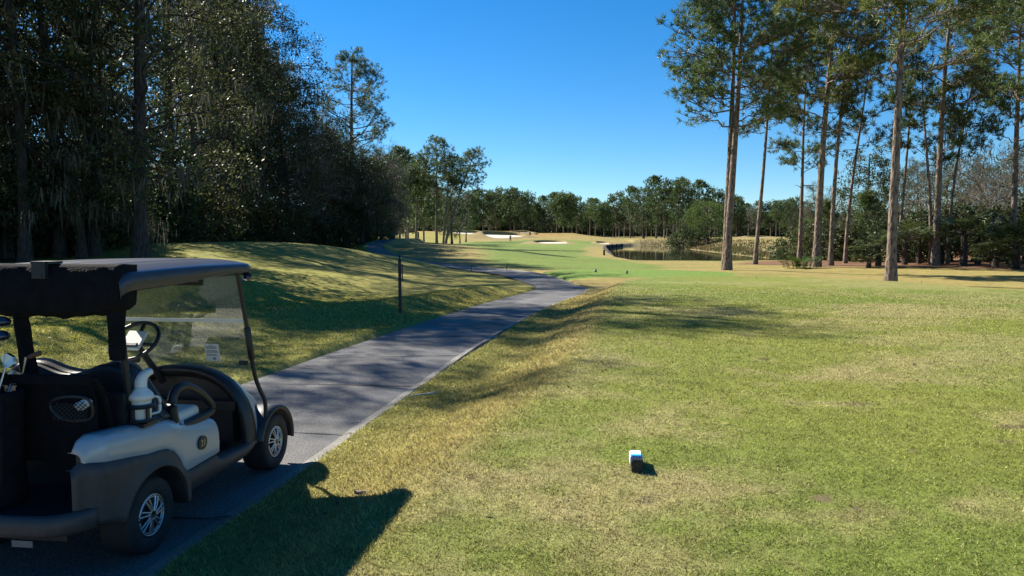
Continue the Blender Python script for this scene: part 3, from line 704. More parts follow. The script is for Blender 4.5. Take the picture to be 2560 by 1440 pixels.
SB = [(1965, 72, 1, 1.3), (1990, 66, 0, 1.4), (2025, 60, 1, 1.2), (2075, 58, 0, 1.2), (2105, 57, 1, 1.1), (2140, 56, 0, 1.25), (2225, 54, 0, 1.3), (2270, 56, 1, 1.5), (2320, 55, 0, 1.6), (2380, 54, 1, 1.6), (2430, 54, 0, 1.7), (2470, 52, 1, 1.5), (2515, 50, 0, 1.6), (2560, 49, 1, 1.6), (2600, 48, 0, 1.6)]
for i, (px, Y, k, sc) in enumerate(SB):
    tree('shrub', SHRUB[k], at(px, Y), Y, ('olive leafy' if k else 'dark leafy') + ' shrub in the undergrowth behind the right pines', 'shrub', ('olive' if k else 'dark') + ' shrubs behind the right pines', rotz=i * 1.7, scale=sc)

# ---- pond side
tree('dome_tree', DOME, at(1768, 150), 150, 'bright green dome-shaped tree on the far pond bank', 'tree', scale=1.0)
tree('shrub', SHRUB[0], at(1706, 152), 152, 'dark rounded shrub on the pond shore left of the dome-shaped tree', 'shrub', scale=2.1)
tree('shrub', SHRUB[1], at(1690, 165), 165, 'olive shrub half hidden left of the dark shore shrub', 'shrub', scale=1.9)
tree('shrub', SHRUB[0], at(1738, 148), 148, 'dark low shrub at the water under the dome-shaped tree', 'shrub', scale=1.4)
for i, (px, Y, ms, sc, lab) in enumerate([
    (1540, 306, FAR_B, 0.96, 'round-crowned tree at the left end of the trees behind the pond'), (1575, 282, FAR_A, 1.03, 'mossy pine standing above the far end of the pond'), (1608, 273, FAR_OAK, 1.14, 'moss-hung oak behind the far pond bank'),
    (1640, 266, FAR_A, 1.18, 'tallest pine left of the bright group behind the pond'), (1660, 246, FAR_B, 1.01, 'light green full tree behind the far pond bank'), (1690, 258, FAR_C, 1.14, 'tall pine in the middle of the trees behind the pond'),
    (1705, 240, FAR_B, 0.98, 'broad pale green tree beside the dark shore shrub'), (1745, 258, FAR_A, 1.08, 'pine rising behind the bright dome-shaped tree'), (1785, 270, FAR_B, 0.96, 'dark tree above the right side of the dome-shaped tree')]):
    tree('bank_tree', ms, at(px, Y), Y, lab, 'tree', 'trees behind the pond', rotz=i * 1.1, scale=sc)

# ---- three pines on the second mound and the tall one at the end of the left wood
tree('pine_tree', tree_meshes(301, 16.6, .23, .48, 3.3, 'pine', (-.2, 0), lobes=44, lobe_r=1.1, flat=.6, clusters=18, nleaf=14, lsize=.42, lw=.03), at(1092, 118), 118, 'tallest and straightest of the three pines on the mound', 'pine tree', 'three pines on the mound')
tree('pine_tree', tree_meshes(302, 14.0, .18, .62, 2.3, 'pine', (1.2, 0), lobes=26, lobe_r=1.0, flat=.6, clusters=18, nleaf=14, lsize=.42, lw=.03), at(1108, 116), 116, 'middle pine of the three on the mound, thin and slightly leaning', 'pine tree', 'three pines on the mound')
tree('pine_tree', tree_meshes(303, 14.2, .20, .62, 2.6, 'pine', (4.6, 0), sway=.1, lobes=30, lobe_r=1.0, flat=.6, clusters=18, nleaf=14, lsize=.42, lw=.03), at(1113, 114), 114, 'right pine of the three on the mound, leaning hard to the right', 'pine tree', 'three pines on the mound')
tree('pine_tree', tree_meshes(304, 20.6, .32, .50, 3.8, 'pine', (.5, 0), lobes=48, lobe_r=1.05, flat=.55, clusters=24, nleaf=15, lsize=.38, lw=.022, side_bias=0.), at(880, 84), 84, 'lone tall pine rising above the end of the left wood', 'pine tree')

# ---- left wood: front row
LF = [  # px, distance, mesh set, scale, label
 (-130, 29, OAK_THIN, 1.00, 'mossy oak cut off by the left edge of the picture'), (20, 29.5, OAK_THIN, 1.0, 'thin oak near the left edge above the golf cart curtain'), (150, 30, OAK_THIN, 1.04, 'thin tall tree left of the pale gap in the wood'),
 (235, 30.5, OAK[2], .96, 'moss-hung oak above the golf cart roof'), (352, 29, OAK[1], 1.08, 'full olive tree with sky showing through, above the cart roof'),
 (205, 29.5, MOSSY, .70, 'low moss-draped oak behind the back of the cart roof'), (420, 44, OAK[1], 1.23, 'big olive-green oak over the front of the cart roof'),
 (500, 52, PINE_A, 1.30, 'dark pine hidden among the oaks of the left wood'), (565, 56, OAK_THIN, 1.36, 'dark moss-hung oak at the edge of the near mound'), (650, 60, OAK[1], 1.18, 'leafy oak with the highest outer branches, right end of the tall wood'),
 (722, 64, OAK_THIN, 0.98, 'oak with a straight black trunk behind the near mound'), (775, 68, BARE[0], 1.00, 'bare-topped tree against the sky behind the near mound'), (800, 72, OAK[0], 0.80, 'oak with brownish upper twigs behind the near mound'),
 (838, 76, OAK_THIN, 0.70, 'slim oak just left of the lone tall pine'), (905, 76, MOSSY, 0.95, 'low oak heavily hung with grey Spanish moss by the cart path'), (860, 74, MOSSY, 0.85, 'moss-draped low oak left of the heaviest mossy one'),
 (925, 84, BROWN, 0.95, 'brown-leaved tree at the end of the left wood'), (955, 94, BARE[1], 0.95, 'bare grey tree leaning out beyond the lone tall pine'), (940, 98, OAK[1], 0.66, 'olive oak standing past the lone tall pine')]
for i, (px, Y, ms, sc, lab) in enumerate(LF): tree('wood_tree', ms, at(px, Y), Y, lab, 'tree', 'trees at the edge of the left wood', rotz=i * 2.1, scale=sc)
for i, (x, y, ms, sc) in enumerate([(-18.8, 21.0, OAK_THIN, 1.0), (-17.6, 27.5, OAK_THIN, .98)]):
    tree('wood_tree', ms, x, y, 'oak of the left wood standing beside the path, out of the picture', 'tree', 'oaks left of the picture', rotz=i * 1.7 + .4, scale=sc)
for i, (x, y, ms, sc) in enumerate([(-23, 14, OAK[1], .9), (-26, 19, OAK[0], 1.0), (-25, 8, OAK_THIN, .95), (-30, 23, OAK[2], 1.0), (-32, 13, OAK[3], .95), (-23, 2, OAK[0], .9), (-29, 4, OAK[1], 1.0), (-27, -7, OAK[3], .95)]):
    tree('wood_tree', ms, x, y, 'oak of the left wood standing beside the path, out of the picture', 'tree', 'oaks left of the picture', rotz=i * 2.3, scale=sc)
for i, (px, Y, ms, sc) in enumerate([(2780, 42, PINE_B, .95), (2880, 50, PINE_A, 1.0), (2740, 66, OAK[3], .6), (2840, 70, GREYOAK, .8), (2680, 60, GREYOAK, .75)]):
    tree('side_tree', ms, at(px, Y), Y, 'tree beyond the right edge of the picture', 'tree', 'trees right of the picture', rotz=i * 1.9, scale=sc)
r2 = random.Random(4)
DEEP = [OAK[0], OAK[1], OAK[2], OAK[3], OAK_THIN, PINE_B, MOSSY, BROWN]
for i in range(22):                                     # deeper rows
    px = r2.uniform(-420, 930) if i % 3 else r2.uniform(480, 930); base = np.interp(px, [-420, 0, 250, 420, 560, 650, 800, 950], [30, 33, 38, 48, 59, 63, 76, 100])
    Y = base + r2.uniform(3, 30); x = at(px, Y)
    ms = DEEP[i % 8]; lim = np.interp(px, [-400, 560, 690, 760, 830, 900, 960], [23, 23, .235 * Y + 1, .18 * Y, .14 * Y, .11 * Y, .085 * Y])
    Hn = {0: 16, 1: 17, 2: 18, 3: 19, 4: 17, 5: 18, 6: 10, 7: 9}[i % 8]
    sc = min(r2.uniform(.85, 1.05) * max(1, Y / 48), (lim + .5) / Hn)
    kind = ('leafy oak', 'olive oak', 'moss-hung oak', 'tall oak', 'slender tree', 'pine', 'low moss-draped oak', 'brown-leaved tree')[i % 8]
    tree('wood_tree', ms, x, Y, kind + ' standing in the shade behind the front row of the left wood', 'tree', kind + 's deep in the left wood', rotz=r2.uniform(0, 6.28), scale=sc)
for i in range(64):                                     # undergrowth along the wood's edge
    px = -250 + i * 19 + r2.uniform(-10, 10); base = np.interp(px, [-420, 0, 250, 420, 560, 650, 800, 960], [27, 28.5, 33, 42, 53, 57, 67, 84])
    Y = base + r2.uniform(0, 4.5) ** 1; k = i % 2
    tree('shrub', SHRUB[k], at(px, Y), Y, ('olive leafy' if k else 'dark leafy') + ' bush in the undergrowth along the edge of the left wood', 'shrub', ('olive' if k else 'dark') + ' bushes along the left wood', rotz=r2.uniform(0, 6), scale=r2.uniform(.9, 1.9))
tree('shrub', SHRUB[2], at(958, 85), 85, 'tall yellow-green bush at the end of the left wood beside the path', 'shrub', scale=(1.1, 1.1, 1.9))

# ---- trees between the left wood and the far treeline
MB_ = [(975, 130, FAR_B, .82), (1000, 140, FAR_A, .98), (1015, 150, FAR_A, .92), (1040, 150, FAR_C, .95), (1060, 160, FAR_B, .85), (1130, 165, FAR_OAK, .80), (985, 108, FAR_OAK, .72), (1020, 118, FAR_C, .70), (1165, 190, FAR_B, .70), (1150, 175, FAR_BARE, .85)]
for i, (px, Y, ms, sc) in enumerate(MB_):
    lab = ['round-crowned tree just right of the left wood', 'pine with a flat crown over two thin trunks beyond the left wood', 'second flat-crowned pine beyond the left wood', 'high-crowned pine left of the three pines on the mound', 'full tree directly behind the tallest mound pine',
           'oak behind the leaning mound pine', 'low oak at the far end of the cart path', 'short slim pine beside the far cart path', 'small round tree right of the leaning mound pine', 'grey bare tree behind the leaning mound pine'][i]
    tree('middle_tree', ms, at(px, Y), Y, lab, 'tree', 'trees beyond the left wood', rotz=i * 1.9, scale=sc)
# ---- far treeline, each tree its own
r3 = random.Random(9); FT = [FAR_A, FAR_B, FAR_C, FAR_BARE, FAR_OAK, FAR_B, FAR_A]
FL = ['flat-crowned pine', 'full green tree', 'high-crowned pine', 'grey bare tree', 'dark oak', 'full green tree', 'flat-crowned pine']
for i in range(96):
    px = 955 + (i // 2) * 22.5 + r3.uniform(-9, 9); row = i % 2
    Y = (300 if row == 0 else 345) + r3.uniform(-8, 26); k = (i * 3 + r3.randint(0, 2)) % 7
    top = np.interp(px, [950, 1150, 1230, 1300, 1340, 1380, 1430, 1500, 1560, 1800, 1960, 2100], [150, 95, 125, 128, 92, 108, 108, 88, 95, 95, 100, 110])
    Hn = 15 if k == 4 else (14 if k == 3 else 18)
    sc = (top / 1900 * Y - (hz(at(px, Y), Y) - 1.9)) / Hn * r3.uniform(.78, 1.02)
    if k in (3, 4): sc *= .8
    tree('treeline_tree', FT[k], at(px, Y), Y, FL[k] + ' in the distant treeline beyond the fairway', 'tree', FL[k] + 's in the distant treeline', rotz=r3.uniform(0, 6.28), scale=sc)
# leafy mass closing the far wood under the crowns
def far_mass():
    rg = np.random.default_rng(77); b = Bag(); n = 9000
    px = rg.uniform(930, 2250, n); Y = rg.uniform(352, 420, n); x = (px - 1280) / 1900 * Y; z = height(x, Y) + rg.uniform(0, 1, n) ** 1.3 * 11.
    leaves(b, np.stack([x, Y, z], 1), 1.3, rg, 1.1, 1., 12)
    put('far_wood', b.mesh('far_wood', M['oak_leaf']), kind='stuff')
far_mass()

# ------------------------------------------------------------------ dry reeds and rough grass on the pond banks
def reeds():
    rg = np.random.default_rng(5); N = 90000
    x = rg.uniform(18, 64, N); y = rg.uniform(74, 245, N); p = poly_sd(x, y, POND)
    east = x > np.interp(y, [70, 92, 136, 165, 215, 240], [19, 20, 26, 30, 36, 40])
    k = (p < -.25) & (p > -7.5) & east & (rg.uniform(0, 1, N) < np.clip(1.1 + p / 11, .15, 1)); x = x[k]; y = y[k]; p = p[k]
    z = height(x, y); n = len(x); patch = fbm(x / 3, y / 5, 61)
    h = rg.uniform(.20, .52, n) * (.5 + patch) * np.where(p > -2.5, 1.1, .75); w = rg.uniform(.05, .11, n)
    a = rg.uniform(0, 6.28, n); s = np.stack([np.cos(a), np.sin(a), a * 0], 1) * w[:, None]; tl = rg.normal(size=(n, 3)) * .22 * h[:, None]; tl[:, 2] = h
    b = np.stack([x, y, z - .03], 1); V = np.stack([b - s, b + s, b + tl], 1).reshape(-1, 3)
    tan = np.array((.20, .165, .08)); ol = np.array((.10, .11, .04)); red = np.array((.22, .12, .065))
    c = tan[None] * (1 - smooth(.45, .62, patch))[:, None] + ol[None] * smooth(.45, .62, patch)[:, None]
    q = rg.uniform(0, 1, n) < .12; c[q] = red
    c = np.repeat(c * rg.uniform(.7, 1.3, (n, 1)), 3, 0)
    put('bank_grass', mesh_arrays('bank_grass', V, np.arange(len(V)).reshape(-1, 3), M['reed'], c), kind='stuff')
reeds()
#@@PART3
# ------------------------------------------------------------------ golf cart (X forward, Y left, Z up, origin under the rear axle)
CART_O = Vector((-2.75, 4.55, .004)); CART_H = math.radians(90 - 8.0)
CM = Matrix.Translation(CART_O) @ Matrix.Rotation(CART_H, 4, 'Z')
M['white_body'] = mat('white_body_plastic', (.40, .41, .42), .28, noise=.03, nscale=3, coat=.4)
M['dark_trim'] = mat('charcoal_plastic', (.046, .040, .039), .55, noise=.15, nscale=30, bump=.08, bscale=300)
M['black_trim'] = mat('black_plastic', (.016, .017, .020), .5, noise=.2, nscale=20, bump=.05, bscale=200)
M['roof_plastic'] = mat('navy_roof_plastic', (.022, .030, .058), .32, noise=.12, nscale=6, bump=.06, bscale=120)
M['black_fabric'] = mat('black_fabric', (.009, .009, .011), .95, noise=.3, nscale=14, bump=.5, bscale=90, spec=.15)
M['rubber'] = mat('tyre_rubber', (.022, .021, .021), .8, noise=.3, nscale=12, bump=.15, bscale=80)
M['alloy'] = mat('alloy', (.50, .51, .53), .32, metal=.85, noise=.1, nscale=20)
M['seat_vinyl'] = mat('cream_vinyl', (.66, .63, .57), .5, noise=.06, nscale=6, bump=.12, bscale=120)
M['grey_vinyl'] = mat('grey_vinyl', (.15, .15, .155), .5, noise=.08, nscale=10, bump=.1, bscale=100)
M['black_vinyl'] = mat('black_vinyl', (.03, .03, .034), .42, noise=.15, nscale=12, bump=.1, bscale=90)
M['metal'] = mat('steel', (.55, .56, .58), .28, metal=1)
M['white_plastic'] = mat('white_plastic', (.74, .74, .70), .4, noise=.03, nscale=8)
M['bottle_plastic'] = mat('white_bottle_plastic', (.72, .71, .66), .45, noise=.05, nscale=12)
M['gold_paint'] = mat('gold_paint', (.55, .42, .22), .5)
M['paper'] = mat('paper', (.72, .72, .70), .7)
M['ink'] = mat('grey_ink', (.25, .25, .26), .7)
M['grip_brown'] = mat('brown_grip', (.11, .045, .030), .6, noise=.2, nscale=60)
M['blue_gloss'] = mat('dark_blue_gloss', (.012, .018, .045), .15, coat=.6)
M['screen'] = mat('screen_face', (.16, .15, .17), .25)
def glass_mat():
    m = bpy.data.materials.new('windshield_plastic'); m.use_nodes = True
    n = m.node_tree.nodes; l = m.node_tree.links; n.clear()
    o = n.new('ShaderNodeOutputMaterial'); t = n.new('ShaderNodeBsdfTransparent'); t.inputs[0].default_value = (.88, .90, .90, 1)
    g = n.new('ShaderNodeBsdfGlossy'); g.inputs['Roughness'].default_value = .04
    d = n.new('ShaderNodeBsdfDiffuse'); d.inputs[0].default_value = (.55, .57, .60, 1)
    f = n.new('ShaderNodeFresnel'); f.inputs[0].default_value = 1.5
    tc = n.new('ShaderNodeTexCoord'); ns = n.new('ShaderNodeTexNoise'); ns.inputs['Scale'].default_value = 3.5; ns.inputs['Detail'].default_value = 8
    l.new(tc.outputs['Object'], ns.inputs['Vector'])
    mr = n.new('ShaderNodeMapRange'); mr.inputs[1].default_value = .3; mr.inputs[2].default_value = .75; mr.inputs[3].default_value = .02; mr.inputs[4].default_value = .10
    l.new(ns.outputs['Fac'], mr.inputs[0])
    m1 = n.new('ShaderNodeMixShader'); m2 = n.new('ShaderNodeMixShader')
    l.new(f.outputs[0], m1.inputs[0]); l.new(t.outputs[0], m1.inputs[1]); l.new(g.outputs[0], m1.inputs[2])
    l.new(mr.outputs[0], m2.inputs[0]); l.new(m1.outputs[0], m2.inputs[1]); l.new(d.outputs[0], m2.inputs[2]); l.new(m2.outputs[0], o.inputs[0])
    return m
M['glass'] = glass_mat()

class Thing:
    def __init__(s, name, base, label, cat, group=None):
        s.base = np.array(base, float); s.o = bpy.data.objects.new(name, None); COL.objects.link(s.o)
        s.o.location = CM @ Vector(base); s.o.rotation_euler = (0, 0, CART_H); tag(s.o, label, cat, group)
    def part(s, name, V, F, m, smooth=False, parent=None, bevel=0., midx=None, seg=2):
        V = np.asarray(V, float) - s.base
        me = mesh_arrays(name, V, F, m, smooth=smooth, midx=midx)
        bm = bmesh.new(); bm.from_mesh(me); bmesh.ops.remove_doubles(bm, verts=bm.verts, dist=1e-5); bmesh.ops.recalc_face_normals(bm, faces=bm.faces)
        if bevel:
            ed = [e for e in bm.edges if len(e.link_faces) == 2 and e.calc_face_angle(0) > .5]
            bmesh.ops.bevel(bm, geom=ed, offset=bevel, segments=seg, profile=.5, affect='EDGES', clamp_overlap=True)
            for f in bm.faces: f.smooth = smooth
        bm.to_mesh(me); bm.free()
        return put(name, me, parent or s.o)
    def bag(s, name, b, m, smooth=True, parent=None):
        b.V = [v - s.base for v in b.V]
        me = b.mesh(name, m, smooth=smooth)
        bm = bmesh.new(); bm.from_mesh(me); bmesh.ops.recalc_face_normals(bm, faces=bm.faces); bm.to_mesh(me); bm.free()
        return put(name, me, parent or s.o)

BOXF = np.array([[0, 3, 2, 1], [4, 5, 6, 7], [0, 1, 5, 4], [1, 2, 6, 5], [2, 3, 7, 6], [3, 0, 4, 7]])
def boxv(x0, x1, y0, y1, z0, z1):
    return np.array([(x0, y0, z0), (x1, y0, z0), (x1, y1, z0), (x0, y1, z0), (x0, y0, z1), (x1, y0, z1), (x1, y1, z1), (x0, y1, z1)], float)
def grid(P):
    """faces of a lofted grid of points (n, m, 3)"""
    P = np.asarray(P, float); n, m = P.shape[:2]; i = np.arange(n - 1)[:, None] * m; j = np.arange(m - 1)[None]
    return P.reshape(-1, 3), np.stack([i + j, i + j + 1, i + m + j + 1, i + m + j], -1).reshape(-1, 4)
def mirror(V, F):
    V2 = V.copy(); V2[:, 1] *= -1; return np.vstack([V, V2]), np.vstack([F, F[:, ::-1] + len(V)])
def capped(bag, P, r, sides=8):
    """tube with closed rounded ends"""
    P = np.asarray(P, float); r = np.broadcast_to(np.asarray(r, float), (len(P),))
    d0 = unit(P[0] - P[1]); d1 = unit(P[-1] - P[-2])
    P = np.vstack([P[0] + d0 * r[0] * .4, P[0] + d0 * r[0] * .3, P, P[-1] + d1 * r[-1] * .3, P[-1] + d1 * r[-1] * .4])
    r = np.concatenate([[r[0] * .02, r[0] * .7], r, [r[-1] * .7, r[-1] * .02]]); bag.tube(P, r, sides)
def spline(P, n=24, closed=False):
    P = list(P)
    if closed: P = [P[-1]] + P + [P[0], P[1]]
    out = resample(P, n * len(P))
    if closed: k = n; L = len(P) - 1; t = np.linspace(0, L, len(out)); out = out[(t >= 1) & (t <= L - 1)]
    return out

cart = Thing('golf_cart', (0, 0, 0), 'white golf cart with charcoal bumper and navy roof parked on the concrete path', 'golf cart')
def arr(*a): return np.array(a, float)
# white rear body sides
def build_body():
    X = np.linspace(-.50, .765, 80)
    zt = np.interp(X, [-.50, -.465, -.40, -.2, 0, .2, .45, .70, .765], [.745, .795, .82, .805, .785, .765, .705, .655, .64])
    zb = np.interp(X, [-.60, -.4, -.18, -.05, .06, .14, .21, .27, .31, .35, .40, .765], [.692, .672, .638, .615, .607, .595, .56, .50, .435, .395, .388, .395])
    ys = -.60 + .06 * smooth(-.39, -.50, X) - .012 * np.exp(-((X - .1) / .35) ** 2)
    rows = []
    for f, dy in ((0, 0.), (.03, -.003), (.3, -.006), (.55, -.004), (.72, .004), (.84, .016), (.93, .036), (.98, .062), (1., .095), (.998, .2), (.985, .34)):
        rows.append(np.stack([X, ys + dy, zb + (zt - zb) * f], 1))
    P = np.stack(rows, 1); lim = np.interp(X, [-.1, .06], [-.47, -.1]); P[:, :, 1] = np.minimum(P[:, :, 1], lim[:, None])
    # turned-in edges at the rear and at the door opening
    P = np.concatenate([P[:1] + arr(.012, .035, -.006), P, P[-1:] + arr(.004, .03, -.006), P[-1:] + arr(-.01, .14, -.02)], 0)
    V, F = grid(P); W = V * arr(1, -1, 1); cart.part('side_panel', W, F, M['white_body'], smooth=True); return cart.part('side_panel', V, F, M['white_body'], smooth=True)
body = build_body()
def build_fender():
    X = np.linspace(-.54, .385, 110)
    zt = np.interp(X, [-.54, -.50, -.4, -.18, -.05, .06, .14, .21, .27, .31, .35, .385], [.66, .688, .670, .636, .613, .605, .593, .558, .498, .433, .393, .386])
    arch = np.where(np.abs(X) < .30, .228 + np.sqrt(np.maximum(0, .305 ** 2 - X ** 2)) * .95, 0)
    zb = np.maximum(np.interp(X, [-.54, -.51, -.45, -.32, -.29, .29, .30, .385], [.39, .375, .345, .31, .28, .26, .20, .20]), np.where(np.abs(X) < .298, arch, 0))
    zb = np.minimum(zb, zt - .012)
    ys = -.60 + .075 * smooth(-.41, -.54, X) - .012 * np.exp(-((X - .1) / .35) ** 2)
    fl = .030 * np.exp(-((np.hypot(X, zb - .228) - .30) / .06) ** 2)
    rows = [np.stack([X, ys + .03, zt + .004], 1), np.stack([X, ys - .006, zt], 1)]
    for f in (.2, .45, .7, .9, 1.): rows.append(np.stack([X, ys - .010 - fl * f ** 2, zt + (zb - zt) * f], 1))
    rows.append(np.stack([X, ys + .02 - fl, zb - .004], 1)); rows.append(np.stack([X, ys + .16, zb + .01], 1))
    P = np.stack(rows, 1); P = np.concatenate([P[:1] + arr(-.012, .03, 0), P, P[-1:] + arr(.0, .12, 0)], 0)
    V, F = grid(P); cart.part('rear_fender', V * arr(1, -1, 1), F, M['dark_trim'], smooth=True); return cart.part('rear_fender', V, F, M['dark_trim'], smooth=True)
build_fender()
# rear bumper: a profile swept round the back
pth = spline([(-.47, -.59), (-.56, -.555), (-.635, -.47), (-.665, -.36), (-.67, 0), (-.665, .36), (-.635, .47), (-.56, .555), (-.47, .59)], 8)
P = []
for x, y in pth:
    nx = x + .2; ny = y; k = math.hypot(nx, ny * .4) + 1e-6; ox, oy = nx / k, ny * .4 / k
    P.append([(x + .07, y * .88, .425), (x + .02, y * .96, .447), (x + ox * .004, y, .435), (x + ox * .016, y * 1.004, .405), (x + ox * .014, y, .355), (x - ox * .01, y * .985, .332), (x + .08, y * .88, .325)])
V, F = grid(P); cart.part('rear_bumper', V, F, M['dark_trim'], smooth=True)
# bag well, chassis, rack
V = np.vstack([boxv(-.60, -.06, -.50, .50, .385, .415), boxv(-.10, -.05, -.50, .50, .39, .98), boxv(-.49, -.10, -.525, -.49, .39, .735), boxv(-.49, -.10, .49, .525, .39, .735)])
cart.part('bag_well', V, np.vstack([BOXF + 8 * i for i in range(4)]), M['black_trim'])
V = np.vstack([boxv(-.42, 1.9, -.36, .36, .22, .34), boxv(-.06, .06, -.42, .42, .15, .30), boxv(.10, .60, -.5, .5, .30, .62), boxv(1.60, 1.73, -.42, .42, .17, .28)])
cart.part('chassis', V, np.vstack([BOXF + 8 * i for i in range(4)]), M['black_trim'])
b = Bag(); b.tube(spline([(-.10, -.44, .62), (-.20, -.46, .95), (-.30, -.47, 1.09), (-.31, -.40, 1.105), (-.31, .40, 1.105), (-.30, .47, 1.09), (-.20, .46, .95), (-.10, .44, .62)], 5), .02, 8)
b.add(boxv(-.33, -.285, -.47, .47, 1.075, 1.125), Q=BOXF)
b.add(boxv(-.28, -.255, -.45, .47, .62, 1.075), Q=BOXF)
cart.bag('bag_rack', b, M['black_fabric'], smooth=False)
# basket with a net
b = Bag(); b.tube(spline([(-.36, -.25, .985), (-.385, -.36, 1.02), (-.37, -.475, 1.01), (-.34, -.485, .93), (-.34, -.45, .885), (-.36, -.34, .885), (-.36, -.26, .93)], 6, True), .009, 6)
for k in range(-8, 9):
    for sg in (1, -1):
        pts = []
        for q in np.linspace(0, 1, 9):
            y = -.37 + k * .028 + sg * (q - .5) * .15; z = .885 + .125 * q
            if -.48 < y < -.255 and z < 1.005 + .02 * math.sin((y + .2) * 12): pts.append((-.372 + .015 * math.sin(q * 3), y, z))
        if len(pts) > 2: b.tube(np.array(pts), .0026, 4)
cart.bag('basket', b, M['black_trim'])
# seat
cart.part('seat', boxv(.06, .66, -.535, .535, .64, .758), BOXF, M['seat_vinyl'], smooth=True, bevel=.035, seg=4)
def back_outline(k=1., top=0.):
    y = np.linspace(-.57, .57, 61) * k
    z = 1.050 + top + .074 * np.exp(-((np.abs(y) - .27) / .15) ** 2) - .30 * smooth(.36, .60, np.abs(y)) 
    return y, z
def seat_back(name, x0, x1, k, top, m, z0=.72):
    y, z = back_outline(k, top); P = []
    for xx, ins in ((x0, .03), (x0 + .012, .008), ((x0 + x1) / 2, 0), (x1 - .012, .008), (x1, .03)):
        zz = z - ins; yy = y * (1 - ins * .6); lean = -.24
        ring = [(xx + lean * (a - .74), b_, a) for b_, a in zip(yy, zz)] + [(xx + lean * (z0 + ins * .5 - .74), yy[-1] * .86, z0 + ins * .5), (xx + lean * (z0 + ins * .5 - .74), yy[0] * .86, z0 + ins * .5)]
        P.append(ring + ring[:1])
    V, F = grid(P); nn = len(P[0])
    caps = [np.array([[0 + i, 1 + i, nn - 3 - 0, nn - 3 - 0]]) for i in range(0)]
    Vc = np.vstack([V, [np.mean(P[0], 0)], [np.mean(P[-1], 0)]]); T = []
    for i in range(nn - 1): T.append((i, i + 1, len(V))); T.append(((len(P) - 1) * nn + i + 1, (len(P) - 1) * nn + i, len(V) + 1))
    return cart.part(name, Vc, [F, np.array(T)], m, smooth=True)
seat_back('seat_back_shell', .145, .215, 1.0, 0., M['black_trim'])
seat_back('seat_back', .217, .315, .985, -.004, M['black_vinyl']); seat_back('seat_back_edge', .300, .328, 1.01, .006, M['grey_vinyl'])
# hip restraints
for s in (1, -1):
    b = Bag(); L = [(.325, .705), (.30, .79), (.305, .87), (.35, .918), (.44, .922), (.56, .875), (.68, .80), (.755, .725), (.735, .685), (.60, .675), (.45, .67), (.365, .672)]
    b.tube(spline([(x, -.555 * s, z) for x, z in L], 4, True), .030, 10)
    cart.bag('hip_restraint', b, M['black_trim'])
# floor, rocker, front
V = np.vstack([boxv(.60, 1.26, -.55, .55, .27, .30)]); cart.part('floor', V, BOXF, M['black_trim'])
for s in (1, -1):
    X = np.linspace(.345, 1.30, 24); zt = np.interp(X, [.345, .42, .77, .80, 1.2, 1.30], [.385, .383, .386, .34, .325, .36]); zb = np.interp(X, [.345, .5, 1.2, 1.3], [.20, .205, .225, .26])
    P = np.stack([np.stack([X, 0 * X - .50 * s, zt - .002], 1), np.stack([X, 0 * X - .575 * s, zt], 1), np.stack([X, 0 * X - .596 * s, zt - .02], 1), np.stack([X, 0 * X - .590 * s, zb + .03], 1), np.stack([X, 0 * X - .555 * s, zb], 1), np.stack([X, 0 * X - .40 * s, zb], 1)], 1)
    P = np.concatenate([P[:1] + arr(0, .08 * s, 0), P, P[-1:] + arr(0, .08 * s, 0)], 0)
    cart.part('rocker_panel', *grid(P), M['dark_trim'], smooth=True)
def arch_ring(x, w, top, base=.30, e=2.5, n=41, lean=0.):
    a = np.linspace(-math.pi / 2, math.pi / 2, n); c, s = np.cos(a), np.sin(a)
    y = w * np.sign(s) * np.abs(s) ** (2 / e); z = base + (top - base) * np.abs(c) ** (2 / e)
    return np.stack([x + lean * (z - base), -y, z], 1)
P = [arch_ring(x, w, t, lean=l) for x, w, t, l in [(1.345, .575, .885, -.02), (1.42, .565, .875, -.02), (1.50, .53, .84, -.02), (1.62, .47, .77, 0), (1.80, .42, .66, 0), (1.93, .36, .56, 0), (1.985, .3, .48, 0), (1.99, .05, .36, 0)]]
cart.part('front_cowl', *grid(P), M['white_body'], smooth=True)
P = [arch_ring(x, w, t, lean=l) for x, w, t, l in [(1.365, .50, .815, 0), (1.28, .505, .82, 0), (1.225, .545, .868, 0), (1.215, .565, .887, 0), (1.225, .582, .900, 0), (1.30, .588, .904, -.01), (1.352, .588, .902, -.01), (1.362, .574, .888, -.01)]]
cart.part('dash_rim', *grid(P), M['black_trim'], smooth=True)
r = arch_ring(1.36, .51, .83); V = np.vstack([r, [1.36, 0, .30]]); T = np.array([(i, i + 1, len(r)) for i in range(len(r) - 1)])
dash = cart.part('dash_panel', V, T, M['black_trim'])
b = Bag(); b.add(boxv(1.20, 1.36, -.49, .49, .585, .615), Q=BOXF); b.add(boxv(1.19, 1.215, -.49, .49, .585, .655), Q=BOXF); b.add(boxv(1.26, 1.36, -.44, .44, .30, .585), Q=BOXF)
cart.bag('dash_shelf', b, M['black_trim'], smooth=False, parent=dash)
# mud guards over the front wheels
for s in (1, -1):
    a = np.linspace(math.radians(-8), math.radians(165), 26); P = []
    for rr, y in ((.262, -.40), (.285, -.40), (.295, -.55), (.288, -.615), (.262, -.622), (.255, -.60)):
        P.append(np.stack([1.664 + rr * np.cos(a) * 1.06, 0 * a + y * s, .235 + rr * np.sin(a)], 1))
    cart.part('front_fender', *grid(P), M['black_trim'], smooth=True)
